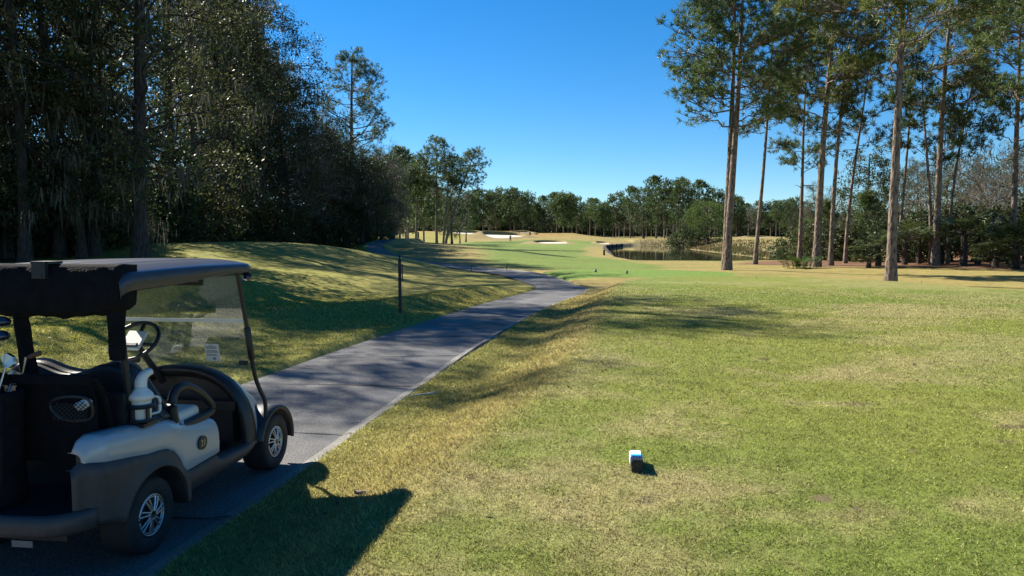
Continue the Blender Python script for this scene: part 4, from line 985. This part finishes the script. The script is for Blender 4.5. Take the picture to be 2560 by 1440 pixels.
# steering column and wheel
col = np.array([1.28, .14, .78]); hub = np.array([.97, .14, 1.115]); ax = unit(hub - col)
b = Bag(); b.tube(np.array([col, hub]), [.028, .022], 10); cart.bag('steering_column', b, M['black_trim'])
u = np.array((0, 1., 0)); v = np.cross(ax, u); b = Bag(); t = np.linspace(0, 2 * math.pi, 41)
ring = hub + ax * .03 + .175 * (np.cos(t)[:, None] * u + np.sin(t)[:, None] * v); b.tube(ring, .0145, 8)
for an in (0.2, math.pi - .2, -math.pi / 2): b.tube(np.array([hub, hub + ax * .03 + .175 * (math.cos(an) * u + math.sin(an) * v)]), [.02, .013], 6)
sw = cart.bag('steering_wheel', b, M['black_trim'])
V = boxv(-.075, .075, -.085, .085, -.012, .012); Rm = np.stack([u, v, ax], 1); V2 = V @ Rm.T + hub + ax * .035
cart.part('scorecard_holder', V2, BOXF, M['white_plastic'], parent=sw, bevel=.008)
V = boxv(-.06, .06, .04, .07, .012, .03); cart.part('clip', V @ Rm.T + hub + ax * .035, BOXF, M['black_trim'], parent=sw, bevel=.004)
# roof
def build_roof():
    xs = np.linspace(-.20, 1.40, 46); ys = np.linspace(-.585, .585, 47); P = []
    for x in xs:
        ex = max(0., (x - 1.25) / .15); er = max(0., (-.12 - x) / .08); w = 1 - .10 * ex ** 2 - .03 * er ** 2
        row = []
        for y in ys:
            q = abs(y) / .585; z = 1.742 - .040 * q ** 4 - .040 * ex ** 2.2 - .03 * er ** 2 - .015 * ((x - .6) / .9) ** 2
            for g in (-.36, -.12, .12, .36): z -= .007 * math.exp(-((y - g) / .018) ** 2) * (1 if x < 1.2 else 0)
            row.append((x, y * w, z))
        side = 1.742 - .040 - .040 * ex ** 2.2 - .03 * er ** 2 - .015 * ((x - .6) / .9) ** 2
        drop = .098 - .045 * smooth(.1, 1.3, np.array(x)) - .02 * ex
        l = [(x, -.597 * w, side - .012), (x, -.602 * w, side - drop), (x, -.585 * w, side - drop - .012), (x, -.53 * w, side - drop + .004)]
        r_ = [(a, -b_, c) for a, b_, c in l][::-1]
        P.append(l[::-1] + row + r_[::-1])
    P = np.array(P); P = np.concatenate([P[:1] + arr(-.012, 0, -.02), P, P[-1:] + arr(.02, 0, -.02), P[-1:] + arr(.012, 0, -.045), P[-1:] + arr(-.06, 0, -.05)], 0)
    V, F = grid(P); cart.part('roof', V, F, M['roof_plastic'], smooth=True)
    cart.part('roof_lining', boxv(-.16, 1.31, -.525, .525, 1.612, 1.635), BOXF, M['black_trim'])
build_roof()
# posts
for s in (1, -1):
    b = Bag(); b.tube(spline([(1.20, -.525 * s, 1.645), (1.225, -.53 * s, 1.60), (1.32, -.535 * s, 1.26), (1.405, -.55 * s, .85), (1.45, -.572 * s, .70), (1.49, -.592 * s, .60), (1.50, -.592 * s, .46)], 5), .017, 8)
    f = cart.bag('front_post', b, M['black_trim'])
    b = Bag(); capped(b, [(1.335, -.537 * s, 1.20), (1.362, -.541 * s, 1.06), (1.385, -.546 * s, .95)], .026, 8); cart.bag('post_sleeve', b, M['black_trim'], parent=f)
    b = Bag(); b.tube(spline([(-.10, -.50 * s, 1.65), (-.09, -.50 * s, 1.3), (-.04, -.50 * s, .95), (.02, -.50 * s, .74)], 5), .02, 8); cart.bag('rear_post', b, M['black_trim'])
# windshield
def ws(name, z0, z1, m, th=.006, y=.52, cut=0.):
    f = lambda z: 1.318 + (1.26 - z) * .225
    P = []
    for z in np.linspace(z0, z1, 6):
        yy = y; P.append([(f(z) + .03 * 0, -yy, z), (f(z), yy, z), (f(z) + th, yy, z), (f(z) + th, -yy, z), (f(z), -yy, z)])
    V, F = grid(P); return cart.part(name, V, F, m)
ws('upper_windshield', 1.262, 1.60, M['glass']); lw_ = ws('lower_windshield', .80, 1.243, M['glass'])
b = Bag(); b.add(boxv(1.312, 1.330, -.525, .525, 1.240, 1.266), Q=BOXF); cart.bag('windshield_hinge', b, M['white_plastic'], smooth=False)
zf = lambda z: 1.318 + (1.26 - z) * .225 - .004
def flat_sheet(name, y0, y1, z0, z1, m, parent, off=0.):
    V = np.array([(zf(z0) - off, y0, z0), (zf(z0) - off, y1, z0), (zf(z1) - off, y1, z1), (zf(z1) - off, y0, z1)])
    return cart.part(name, V, np.array([[0, 1, 2, 3]]), m, parent=parent)
SY0, SY1, SZ0, SZ1 = -.285, -.165, .925, 1.065
st = flat_sheet('notice_sticker', SY0, SY1, SZ0, SZ1, M['paper'], lw_)
b = Bag(); rl = random.Random(3)
for k, z in enumerate(np.linspace(SZ1 - .014, SZ0 + .045, 11)):
    if k in (4, 8): continue
    a0 = SY1 - .010; a1 = SY0 + .010 + rl.uniform(0, .02)
    if k == 0: a0 -= .03; a1 += .03
    b.add(np.array([(zf(z) - .002, a0, z), (zf(z) - .002, a1, z), (zf(z + .0045) - .002, a1, z + .0045), (zf(z + .0045) - .002, a0, z + .0045)]), Q=[[0, 1, 2, 3]])
an = np.linspace(0, 2 * math.pi, 17)[:-1]; cv = [(zf(SZ0 + .022) - .002, (SY0 + SY1) / 2 - .012, SZ0 + .022)] + [(zf(SZ0 + .022 + .013 * math.sin(a)) - .002, (SY0 + SY1) / 2 - .012 + .013 * math.cos(a), SZ0 + .022 + .013 * math.sin(a)) for a in an]
b.add(np.array(cv), T=[(0, i + 1, (i + 1) % 16 + 1) for i in range(16)])
cart.bag('notice_print', b, M['ink'], smooth=False, parent=lw_)
for y in (-.47, .44): cart.part('windshield_clip', boxv(1.375, 1.41, y - .03, y + .03, .90, .935), BOXF, M['black_trim'], parent=lw_, bevel=.006)
# screen hanging under the roof
sc_ = cart.part('screen_frame', boxv(1.12, 1.15, -.30, .01, 1.535, 1.64), BOXF, M['black_trim'], bevel=.006)
cart.part('screen_face', boxv(1.114, 1.1195, -.275, -.015, 1.56, 1.63), BOXF, M['screen'], parent=sc_)
# rolled-up rain curtain, its straps and buckle
def build_curtain():
    P = []
    for y in np.linspace(-.575, .66, 40):
        sag = 1.475 - .04 * math.sin(min(1, (y + .575) / .35) * math.pi / 2); w = .006 * math.sin(y * 23) + .004 * math.sin(y * 51)
        ring = [(-.04, 1.735), (-.16, 1.742), (-.205, 1.725), (-.225 + w, 1.66), (-.235 - w, 1.58), (-.225 + w, sag + .04), (-.185, sag - w), (-.12, sag + .004), (-.06, sag + .03), (-.04, 1.6)]
        P.append([(x, y, z) for x, z in ring + ring[:1]])
    P = np.array(P); e0 = P[:1] * 1; e0[..., 0] = (e0[..., 0] + .13) * .05 - .13; e0[..., 2] = (e0[..., 2] - 1.6) * .05 + 1.6
    e1 = e0.copy(); e1[..., 1] = P[-1, 0, 1]; V, F = grid(np.concatenate([e0, P, e1], 0)); return cart.part('rain_curtain', V, F, M['black_fabric'], smooth=True)
rc = build_curtain()
def strap(y0, w0, y1, w1, z0, z1, x0, x1, name='curtain_strap'):
    P = []
    for t in np.linspace(0, 1, 14):
        y = y0 + (y1 - y0) * t; w = w0 + (w1 - w0) * t + .010 * math.sin(t * 9); x = x0 + (x1 - x0) * t; z = z0 + (z1 - z0) * t
        ring = []
        for a in np.linspace(0, 2 * math.pi, 17):
            k = 1 + .10 * math.sin(5 * a + t * 4); ring.append((x + .035 * math.cos(a) * k, y + w / 2 * math.sin(a) * k, z))
        P.append(ring)
    V, F = grid(P); return cart.part(name, V, F, M['black_fabric'], smooth=True, parent=rc)
strap(-.515, .125, -.512, .08, 1.60, 1.19, -.165, -.15); strap(.105, .075, .09, .105, 1.46, 1.06, -.15, -.10)
lt = Bag(); lt.add(boxv(-.24, -.13, -.17, -.055, 1.742, 1.757), Q=BOXF); lt.add(boxv(-.252, -.225, -.155, -.07, 1.66, 1.757), Q=BOXF); lt.add(boxv(-.255, -.235, -.135, -.09, 1.665, 1.69), Q=BOXF)
cart.bag('roof_latch', lt, M['black_trim'], smooth=False)
# number badge
cx_, cz_ = .535, .525; a = np.linspace(0, 2 * math.pi, 33)[:-1]
yb = -.620; V = [(cx_, yb, cz_)] + [(cx_ + .052 * math.cos(t), yb, cz_ + .046 * math.sin(t)) for t in a] + [(cx_ + .052 * math.cos(t), yb + .014, cz_ + .046 * math.sin(t)) for t in a]
bd = cart.part('number_badge', V, [np.array([(0, i + 1, (i + 1) % 32 + 1) for i in range(32)]), np.array([(i + 1, i + 33, (i + 1) % 32 + 33, (i + 1) % 32 + 1) for i in range(32)])], M['black_trim'])
def letters(txt, size, m, parent, loc, rot, name, ext=.001):
    cu = bpy.data.curves.new('lettering', 'FONT'); cu.body = txt; cu.size = size; cu.align_x = 'CENTER'; cu.align_y = 'CENTER'; cu.extrude = ext; cu.offset = size * .012
    tmp = bpy.data.objects.new('lettering', cu); COL.objects.link(tmp); dg = bpy.context.evaluated_depsgraph_get(); dg.update()
    me = bpy.data.meshes.new_from_object(tmp.evaluated_get(dg)); bpy.data.objects.remove(tmp); me.materials.clear(); me.materials.append(m)
    o = put(name, me, parent); o.location = loc; o.rotation_euler = rot; return o
letters('21', .062, M['gold_paint'], bd, (cx_, yb - .002, cz_ - .001), (math.pi / 2, 0, 0), 'number')
# plate under the bumper and a rear step
cart.part('rear_plate', boxv(-.62, -.615, -.32, -.20, .265, .300), BOXF, M['grey_vinyl'])
# bottle holder
b = Bag(); t = np.linspace(0, 2 * math.pi, 25); b.tube(np.stack([.0 + .070 * np.cos(t), -.545 + .070 * np.sin(t), 0 * t + .895], 1), .014, 6); b.tube(np.stack([.070 * np.cos(t), -.545 + .070 * np.sin(t), 0 * t + .81], 1), .011, 6)
for an in (0.2, 1.7, 3.0, 4.25): b.add(boxv(-.012, .012, -.006, .006, .79, .895) + arr(.068 * math.cos(an), -.545 + .068 * math.sin(an), 0), Q=BOXF)
b.add(boxv(-.07, .07, -.605, -.46, .775, .795), Q=BOXF)
cart.bag('bottle_holder', b, M['black_trim'], smooth=False)
# wheels
def lathe_y(prof, n=48, y_sign=1):
    a = np.linspace(0, 2 * math.pi, n + 1); P = [np.stack([r * np.cos(a), 0 * a + y * y_sign, r * np.sin(a)], 1) for r, y in prof]; return grid(P)
for wx in (0, 1.664):
    for s in (1, -1):
        c = np.array((wx, -.50 * s, .228)); o = lambda V: V + c
        V, F = lathe_y([(.06, .05), (.118, .05), (.118, -.075), (.10, -.078), (.02, -.07), (.001, -.07)], 40, s)
        w = cart.part('wheel', o(V), F, M['black_trim'], smooth=True)
        V, F = lathe_y([(.122, .09), (.15, .105), (.20, .105), (.218, .095), (.2265, .075), (.228, .03), (.228, -.03), (.2265, -.072), (.219, -.092), (.205, -.102), (.175, -.106), (.150, -.103), (.135, -.094), (.128, -.085), (.122, -.07)], 64, s)
        ty = cart.part('tyre', o(V), F, M['rubber'], smooth=True, parent=w)
        b = Bag(); t = np.linspace(0, 2 * math.pi, 49)
        b.tube(np.stack([.121 * np.cos(t), 0 * t - .088 * s, .121 * np.sin(t)], 1), .0065, 6); b.tube(np.stack([.108 * np.cos(t), 0 * t - .084 * s, .108 * np.sin(t)], 1), .006, 5)
        for k in range(7):
            for dq in (-.14, .14):
                a0 = 2 * math.pi * k / 7 + dq * 1.35; a1 = 2 * math.pi * k / 7 + dq + .16
                p0 = arr(.030 * math.cos(a0), -.094 * s, .030 * math.sin(a0)); p1 = arr(.072 * math.cos((a0 + a1) / 2), -.096 * s, .072 * math.sin((a0 + a1) / 2)); p2 = arr(.114 * math.cos(a1), -.085 * s, .114 * math.sin(a1))
                b.tube(curve3(p0, p1, p2, 5), [.0085, .0075, .0075, .0075, .008], 5)
        b.V = [v_ + c for v_ in b.V]; cart.bag('rim', b, M['alloy'], parent=w)
        V, F = lathe_y([(.036, -.085), (.036, -.097), (.030, -.101), (.022, -.101), (.020, -.098), (.001, -.098)], 24, s)
        cart.part('hub_cap', o(V), F, [M['alloy'], M['black_trim']], smooth=True, parent=w, midx=[0] * 24 * 3 + [1] * 24 * 2)

# ---- things carried on the cart
bt = Thing('sand_bottle', (0, -.525, .795), 'white sand bottle with a bent spout and loop handle standing on the cart', 'bottle')
def lathe_z(prof, cx, cy, n=28):
    a = np.linspace(0, 2 * math.pi, n + 1); return grid([np.stack([cx + r * np.cos(a), cy + r * np.sin(a), 0 * a + z], 1) for r, z in prof])
V, F = lathe_z([(.001, .797), (.045, .797), (.050, .805), (.050, .94), (.052, .955), (.062, .962), (.063, .985), (.058, 1.0), (.045, 1.02), (.033, 1.035), (.032, 1.05), (.001, 1.051)], 0, -.525)
bt.part('bottle_body', V, F, M['bottle_plastic'], smooth=True)
b = Bag(); b.tube(spline([(0, -.525, 1.04), (.004, -.525, 1.085), (.012, -.53, 1.12), (.035, -.54, 1.145), (.055, -.548, 1.15)], 5), [.033] + [.031] * 8 + [.029] * 8 + [.028] * 7 + [.001], 14)
bt.bag('spout', b, M['bottle_plastic'])
b = Bag(); b.tube(spline([(.045, -.54, .96), (.085, -.555, .955), (.105, -.562, .93), (.105, -.562, .86), (.095, -.558, .835), (.05, -.545, .835)], 5), .009, 8); bt.bag('handle', b, M['bottle_plastic'])

for o_ in bt.o.children: o_.scale = (1.12, 1.12, .82)
bt.o.location = CM @ Vector((0, -.545, .797))
gb = Thing('golf_bag', (-.40, .06, .39), 'black golf bag standing in the back of the cart', 'golf bag')
V, F = lathe_z([(.001, .392), (.12, .392), (.135, .41), (.138, .55), (.13, .75), (.135, .98), (.142, 1.0), (.142, 1.05), (.13, 1.055), (.12, 1.0), (.001, .95)], -.42, .06, 24)
V[:, 1] = (V[:, 1] - .06) * 1.15 + .06; gb.part('bag_body', V, F, M['black_fabric'], smooth=True)
gb.part('pocket', boxv(-.60, -.53, -.03, .15, .46, .80), BOXF, M['black_fabric'], smooth=True, bevel=.025)
b = Bag(); b.tube(spline([(-.50, -.07, 1.0), (-.57, -.12, .8), (-.54, -.09, .55)], 8), .013, 6); gb.bag('bag_strap', b, M['black_fabric'])
def club(base, top, kind, label, hd=0.):
    c = Thing('golf_club', base, label, 'golf club', 'golf clubs in the bag'); base, top = np.array(base, float), np.array(top, float)
    b = Bag(); b.tube(np.array([base, top]), [.0065, .0065], 6); c.bag('shaft', b, M['metal'])
    if kind == 'wood':
        a = np.linspace(0, 2 * math.pi, 21); P = []
        for t in np.linspace(-1, 1, 11):
            r = math.sqrt(max(0.0004, 1 - t * t)); P.append(np.stack([top[0] + .050 * r * np.cos(a), top[1] - .030 + .062 * t + 0 * a, top[2] + .022 + .032 * r * np.sin(a)], 1))
        c.part('club_head', *grid(P), M['blue_gloss'], smooth=True)
    else:
        d = hd; V = []
        for x in (-.011, .011):
            for y, z in ((0, -.004), (.018, .05), (-.012 - d, .072), (-.055 - d, .05), (-.062 - d, .012), (-.03, -.012)): V.append((top[0] + x * (1 if z > .04 else 1.7), top[1] + y, top[2] + z))
        c.part('club_head', V, [np.array([(i, (i + 1) % 6, 6 + (i + 1) % 6, 6 + i) for i in range(6)]), np.array([(0, 5, 4, 3), (0, 3, 2, 1), (6, 9, 10, 11), (6, 7, 8, 9)])], M['metal'], smooth=False)
club((-.40, .08, 1.0), (-.33, .105, 1.40), 'wood', 'dark blue driver sticking up highest from the golf bag')
club((-.42, .03, 1.0), (-.40, .055, 1.33), 'wood', 'dark fairway wood just below the driver in the bag')
club((-.40, .05, 1.0), (-.36, .02, 1.18), 'iron', 'steel iron with its head just left of the folded strap')
club((-.44, .08, 1.0), (-.42, .09, 1.13), 'iron', 'steel iron at the very left edge of the picture')
club((-.38, .01, 1.0), (-.31, .03, 1.08), 'iron', 'lowest steel iron, its head beside the rack rail', .01)
br_ = Thing('club_brush', (-.315, -.04, 1.11), 'thin steel rod with a brown handle lying over the bag rail', 'club brush')
b = Bag(); b.tube(np.array([(-.315, -.035, 1.10), (-.315, -.055, 1.17), (-.32, -.075, 1.225)]), [.005, .007, .011], 6); br_.bag('rod', b, M['metal'])
b = Bag(); capped(b, [(-.32, -.085, 1.222), (-.32, -.12, 1.235), (-.32, -.16, 1.248)], [.010, .014, .015], 8); br_.bag('handle', b, M['grip_brown'])
tw = Thing('towel', (-.30, -.38, .92), 'crumpled white cloth glimpsed behind the net of the cart basket', 'towel')
rg_ = np.random.default_rng(2); P = []
for t in np.linspace(0, 1, 9):
    a = np.linspace(0, 2 * math.pi, 15); r = .026 * math.sin(math.pi * (.08 + .84 * t)) + .004; w = 1 + .22 * np.sin(3 * a + t * 5) + .12 * np.sin(5 * a)
    P.append(np.stack([-.315 + .5 * r * w * np.cos(a), -.385 + 1.5 * r * w * np.sin(a) - .05 * t, .93 + .065 * t + 0 * a], 1))
V, F = grid(P); tw_o = tw.part('cloth', V, F, M['paper'], smooth=True)
#@@PART4
# ------------------------------------------------------------------ small things on the course
def world_thing(name, x, y, label, cat, group=None, rotz=0., z=None):
    o = bpy.data.objects.new(name, None); COL.objects.link(o); o.location = (x, y, hz(x, y) if z is None else z); o.rotation_euler = (0, 0, rotz)
    return tag(o, label, cat, group)
def simple(name, V, F, m, parent, bevel=0., smooth=False):
    me = mesh_arrays(name, V, F, m, smooth=smooth); bm = bmesh.new(); bm.from_mesh(me); bmesh.ops.remove_doubles(bm, verts=bm.verts, dist=1e-5); bmesh.ops.recalc_face_normals(bm, faces=bm.faces)
    if bevel: bmesh.ops.bevel(bm, geom=[e for e in bm.edges if len(e.link_faces) == 2 and e.calc_face_angle(0) > .5], offset=bevel, segments=2, affect='EDGES')
    bm.to_mesh(me); bm.free(); return put(name, me, parent)
M['black_paint'] = mat('black_paint', (.012, .012, .014), .45, noise=.3, nscale=15)
M['sign_wood'] = mat('brown_sign', (.10, .060, .035), .6, noise=.2, nscale=15)
M['marker_blue'] = mat('blue_plastic', (.03, .22, .62), .35); M['marker_sky'] = mat('light_blue_plastic', (.06, .50, .80), .35)
# sign post
sp = world_thing('sign_post', -2.72, 18.4, 'black wooden post with a pointed finial and small arched sign beside the path', 'sign post', rotz=.15)
simple('post', boxv(-.038, .038, -.038, .038, -.2, 1.30), BOXF, M['black_paint'], sp, .006)
V, F = lathe_z([(.001, 1.30), (.04, 1.30), (.038, 1.32), (.016, 1.335), (.014, 1.35), (.026, 1.375), (.022, 1.40), (.008, 1.43), (.001, 1.44)], 0, 0, 14); simple('finial', V, F, M['black_paint'], sp, smooth=True)
ol = [(-.12, .80), (.12, .80), (.12, 1.12)] + [(.12 * math.cos(a), 1.12 + .09 * math.sin(a)) for a in np.linspace(.2, math.pi - .2, 9)] + [(-.12, 1.12)]
n_ = len(ol)
def plate(x0, x1, k):
    V = [(x0, y * k, 1.0 + (z - 1.0) * k) for y, z in ol] + [(x1, y * k, 1.0 + (z - 1.0) * k) for y, z in ol]
    Vc = V + [(x0, 0, 1.0), (x1, 0, 1.0)]
    return Vc, [np.array([(i, (i + 1) % n_, n_ + (i + 1) % n_, n_ + i) for i in range(n_)]), np.array([(i, (i + 1) % n_, 2 * n_) for i in range(n_)] + [(n_ + (i + 1) % n_, n_ + i, 2 * n_ + 1) for i in range(n_)])]
V, F = plate(.047, .075, 1.); V = np.array(V); V[:, 1] -= .02; sg = simple('sign_panel', V, F, M['sign_wood'], sp)
# tee marker (near)
def near_marker():
    x, y = .86, 5.16; o = world_thing('tee_marker', x, y, 'white, blue and black block tee marker standing on the near tee', 'tee marker', z=.30, rotz=math.radians(-6))
    b = Bag(); b.add(boxv(-.043, .043, .0, .165, .012, .085), Q=BOXF); simple('white_block', b.V[0], BOXF, M['white_plastic'], o, .008)
    simple('blue_band', boxv(-.040, .040, -.035, .028, .05, .0975), BOXF, M['marker_blue'], o, .006); simple('sky_panel', boxv(-.030, .030, -.022, .012, .0975, .101), BOXF, M['marker_sky'], o, .001)
    simple('black_block', boxv(-.040, .040, -.105, -.02, .035, .088), BOXF, M['black_paint'], o, .009); simple('black_base', boxv(-.037, .037, -.10, .05, -.02, .036), BOXF, M['black_paint'], o, .003)
    for k in (-.03, -.01, .01, .03): simple('ridge', boxv(k - .004, k + .004, -.10, -.03, .088, .093), BOXF, M['black_trim'], o)
near_marker()
for px, Y, lab in ((1489, 37.6, 'left one of two small black tee markers on the forward tee'), (1567, 36.0, 'right one of two small black tee markers on the forward tee')):
    o = world_thing('tee_marker', at(px, Y), Y, lab, 'tee marker', 'black tee markers on the forward tee')
    V, F = lathe_z([(.001, -.02), (.045, -.02), (.062, .02), (.07, .07), (.06, .115), (.03, .14), (.001, .145)], 0, 0, 14); simple('marker_head', V, F, M['black_paint'], o, smooth=True)
    V, F = lathe_z([(.07, .055), (.074, .06), (.074, .075), (.07, .08)], 0, 0, 14); simple('marker_band', V, F, M['white_plastic'], o, smooth=True)
def stake(px, Y, h, w, lab, name='course_stake', m='black_paint', group=None):
    o = world_thing(name, at(px, Y), Y, lab, 'stake', group)
    simple('post', boxv(-w, w, -w, w, -.1, h), BOXF, M[m], o, w * .2); simple('cap', boxv(-w * 1.15, w * 1.15, -w * 1.15, w * 1.15, h, h + w * .5), BOXF, M[m], o, w * .2)
stake(1178, 41.5, .36, .018, 'left one of two short stakes where the path bends behind the grass'); stake(1267, 41.8, .34, .020, 'right one of two short stakes beside the bend of the path')
stake(1510, 76, .50, .09, 'square black post in the dry strip left of the pond', 'marker_post')
stake(1046, 96, .95, .10, 'short brown wooden post on top of the second mound', 'marker_post', 'timber')
for i, (px, Y) in enumerate([(978, 88), (994, 86), (1008, 84)]): stake(px, Y, .62, .03, ('leftmost', 'middle', 'rightmost')[i] + ' of three brown rope stakes beside the far cart path', 'rope_stake', 'timber', 'rope stakes by the far path')
# twig, bark piece, divot scraps
M['bark_bit'] = mat('bark_bit', (.26, .17, .12), .9, noise=.4, nscale=60); M['pale_twig'] = mat('pale_twig', (.45, .42, .37), .9, noise=.3, nscale=40)
o = world_thing('bark_piece', -1.02, 5.08, 'curled pale brown piece of bark lying on the grass above the cart shadow', 'bark')
V, F = grid([[(x, .016 * math.sin(a) + .006 * math.sin(x * 90), .012 + .016 * math.cos(a) + .10 * x * x) for a in np.linspace(-2.0, 1.6, 9)] for x in np.linspace(-.055, .055, 9)]); simple('bark_curl', V, F, M['bark_bit'], o)
o = world_thing('fallen_twig', -1.02, 8.75, 'pale broken twig lying on the grass edge beside the path', 'twig'); b = Bag()
b.tube(np.array([(-.16, -.05, .025), (-.05, -.01, .035), (.06, .02, .04), (.15, .06, .05)]), [.006, .011, .014, .008], 6); b.tube(np.array([(.03, .01, .04), (.1, -.02, .05)]), [.006, .003], 5)
put('stem', b.mesh('stem', M['pale_twig'], smooth=True), o)
def litter():
    rg = np.random.default_rng(8); b = Bag(); n = 420; r = 4 + 34 * rg.uniform(0, 1, n) ** 1.2; a = rg.uniform(-.8, .8, n); x = r * np.sin(a); y = r * np.cos(a); z = height(x, y) + .018
    C = np.stack([x, y, z], 1); d = unit(rg.normal(size=(n, 3)) * (1, 1, .25)); e = unit(np.cross(d, (0, 0, 1.)) + rg.normal(size=(n, 3)) * .3); L = rg.uniform(.018, .05, (n, 1)) * (1 + r[:, None] / 30)
    V = np.stack([C - d * L * .5, C + e * L * .25, C + d * L * .5, C - e * L * .25], 1).reshape(-1, 3); b.add(V, Q=np.arange(len(V)).reshape(-1, 4)); put('leaf_litter', b.mesh('leaf_litter', M['oak_brown']), kind='stuff')
litter()

# ------------------------------------------------------------------ two golfers far down the fairway
M['skin'] = mat('skin', (.42, .26, .18), .6); M['dark_cloth'] = mat('dark_cloth', (.016, .016, .020), .9, noise=.2, nscale=12); M['brown_cloth'] = mat('brown_cloth', (.075, .055, .04), .9, noise=.2, nscale=12); M['hair'] = mat('dark_hair', (.02, .014, .010), .8)
def skin_mesh(name, verts, edges, radii, m, parent, root=0):
    me = bpy.data.meshes.new(name); me.from_pydata(verts, edges, []); o = put(name, me, parent); me.materials.append(m)
    md = o.modifiers.new('skin', 'SKIN'); sv = me.skin_vertices[0].data
    for i, r in enumerate(radii): sv[i].radius = (r, r) if not isinstance(r, tuple) else r
    sv[root].use_root = True; md.use_smooth_shade = True; ss = o.modifiers.new('sub', 'SUBSURF'); ss.levels = 1; ss.render_levels = 1
    return o
def golfer(px, Y, rot, label, top, legs):
    p = world_thing('person', at(px, Y), Y, label, 'person', rotz=rot)
    J = [(0, 0, .93), (0, .01, 1.12), (0, .01, 1.32), (0, 0, 1.44), (0, .01, 1.52), (0, .02, 1.63), (0, .02, 1.72),          # pelvis..head
         (.18, 0, 1.40), (.24, .02, 1.14), (.22, .12, .92), (.21, .15, .83), (-.18, 0, 1.40), (-.25, 0, 1.14), (-.24, .08, .90), (-.23, .11, .82),
         (.10, 0, .86), (.11, .02, .50), (.12, -.01, .10), (.12, .12, .03), (-.10, 0, .86), (-.12, .03, .50), (-.13, 0, .10), (-.14, .13, .03)]
    E_ = [(0, 1), (1, 2), (2, 3), (3, 4), (4, 5), (5, 6), (3, 7), (7, 8), (8, 9), (9, 10), (3, 11), (11, 12), (12, 13), (13, 14), (0, 15), (15, 16), (16, 17), (17, 18), (0, 19), (19, 20), (20, 21), (21, 22)]
    Rr = [.13, .125, .15, .11, .055, .095, .07, .06, .048, .036, .04, .06, .048, .036, .04, .085, .062, .045, .04, .085, .062, .045, .04]
    skin_mesh('body', J, E_, Rr, M['skin'], p)
    T = [0, 1, 2, 3, 7, 8, 9, 11, 12, 13]; mp = {j: i for i, j in enumerate(T)}
    skin_mesh('jacket', [J[i] for i in T], [(mp[a], mp[b]) for a, b in E_ if a in mp and b in mp], [Rr[i] + .022 for i in T], M[top], p)
    T2 = [0, 15, 16, 17, 19, 20, 21]; mp2 = {j: i for i, j in enumerate(T2)}
    skin_mesh('trousers', [J[i] for i in T2], [(mp2[a], mp2[b]) for a, b in E_ if a in mp2 and b in mp2], [Rr[i] + .022 for i in T2], M[legs], p)
    V, F = lathe_z([(.001, 1.81), (.06, 1.80), (.095, 1.76), (.108, 1.70), (.105, 1.66)], 0, .01, 14); simple('hair', V, F, M['hair'], p, smooth=True)
golfer(1276, 196, 2.8, 'person in dark clothes standing on the fairway below the large white bunker', 'dark_cloth', 'dark_cloth')
golfer(1325, 232, .6, 'person in brown clothes standing on the slope right of the bunkers', 'brown_cloth', 'dark_cloth')

# ------------------------------------------------------------------ short grass near the camera
def grass():
    rg = np.random.default_rng(1); N = 1150000
    r = 2.6 * (30 / 2.6) ** (rg.uniform(0, 1, N) ** .92); a = rg.uniform(-1.08, .92, N); x = r * np.sin(a); y = r * np.cos(a)
    d, w, zp, sdv = path_near(x, y); k = (d > w + .02 + .05 * rg.uniform(-1, 1, N) * (sdv > 0)) & (poly_sd(x, y, WOODL) < 0)
    x = x[k]; y = y[k]; r = r[k]; d = d[k]; n = len(x); z = height(x, y)
    tee = smooth(-.2, .5, poly_sd(x, y, TEE) + (fbm(x / .4, y / .4, 31) - .5) * .8); tuft = fbm(x / .09, y / .09, 71, 2)
    h = (.023 * (1 - tee) + .0145 * tee) * rg.uniform(.55, 1.35, n) * (.55 + .9 * tuft) * (1 + r / 28) * smooth(30, 21, r) * (1 - .8 * divot(x, y))
    wd = rg.uniform(.0015, .0032, n) * (.7 + r / 5.0)
    th = rg.uniform(0, 6.28, n); s = np.stack([np.cos(th), np.sin(th), 0 * th], 1) * wd[:, None]
    ph = rg.uniform(0, 6.28, n); ln = h * rg.uniform(.3, 1.7, n); tip = np.stack([np.cos(ph) * ln, np.sin(ph) * ln, h * rg.uniform(.7, 1.1, n)], 1)
    b = np.stack([x, y, z - .004], 1); V = np.stack([b - s, b + s, b + tip], 1).reshape(-1, 3)
    c = ground_color(x, y); q = rg.uniform(0, 1, n); dry = (q < (.24 + .04 * tee)); c = c * 1.45
    c[dry] = c[dry] * .45 + np.array((.36, .32, .15)) * .75; c = c * (.55 + .9 * rg.uniform(0, 1, (n, 1)))
    put('short_grass', mesh_arrays('short_grass', V, np.arange(len(V)).reshape(-1, 3), M['blade'], np.repeat(c, 3, 0)), kind='stuff')
grass()
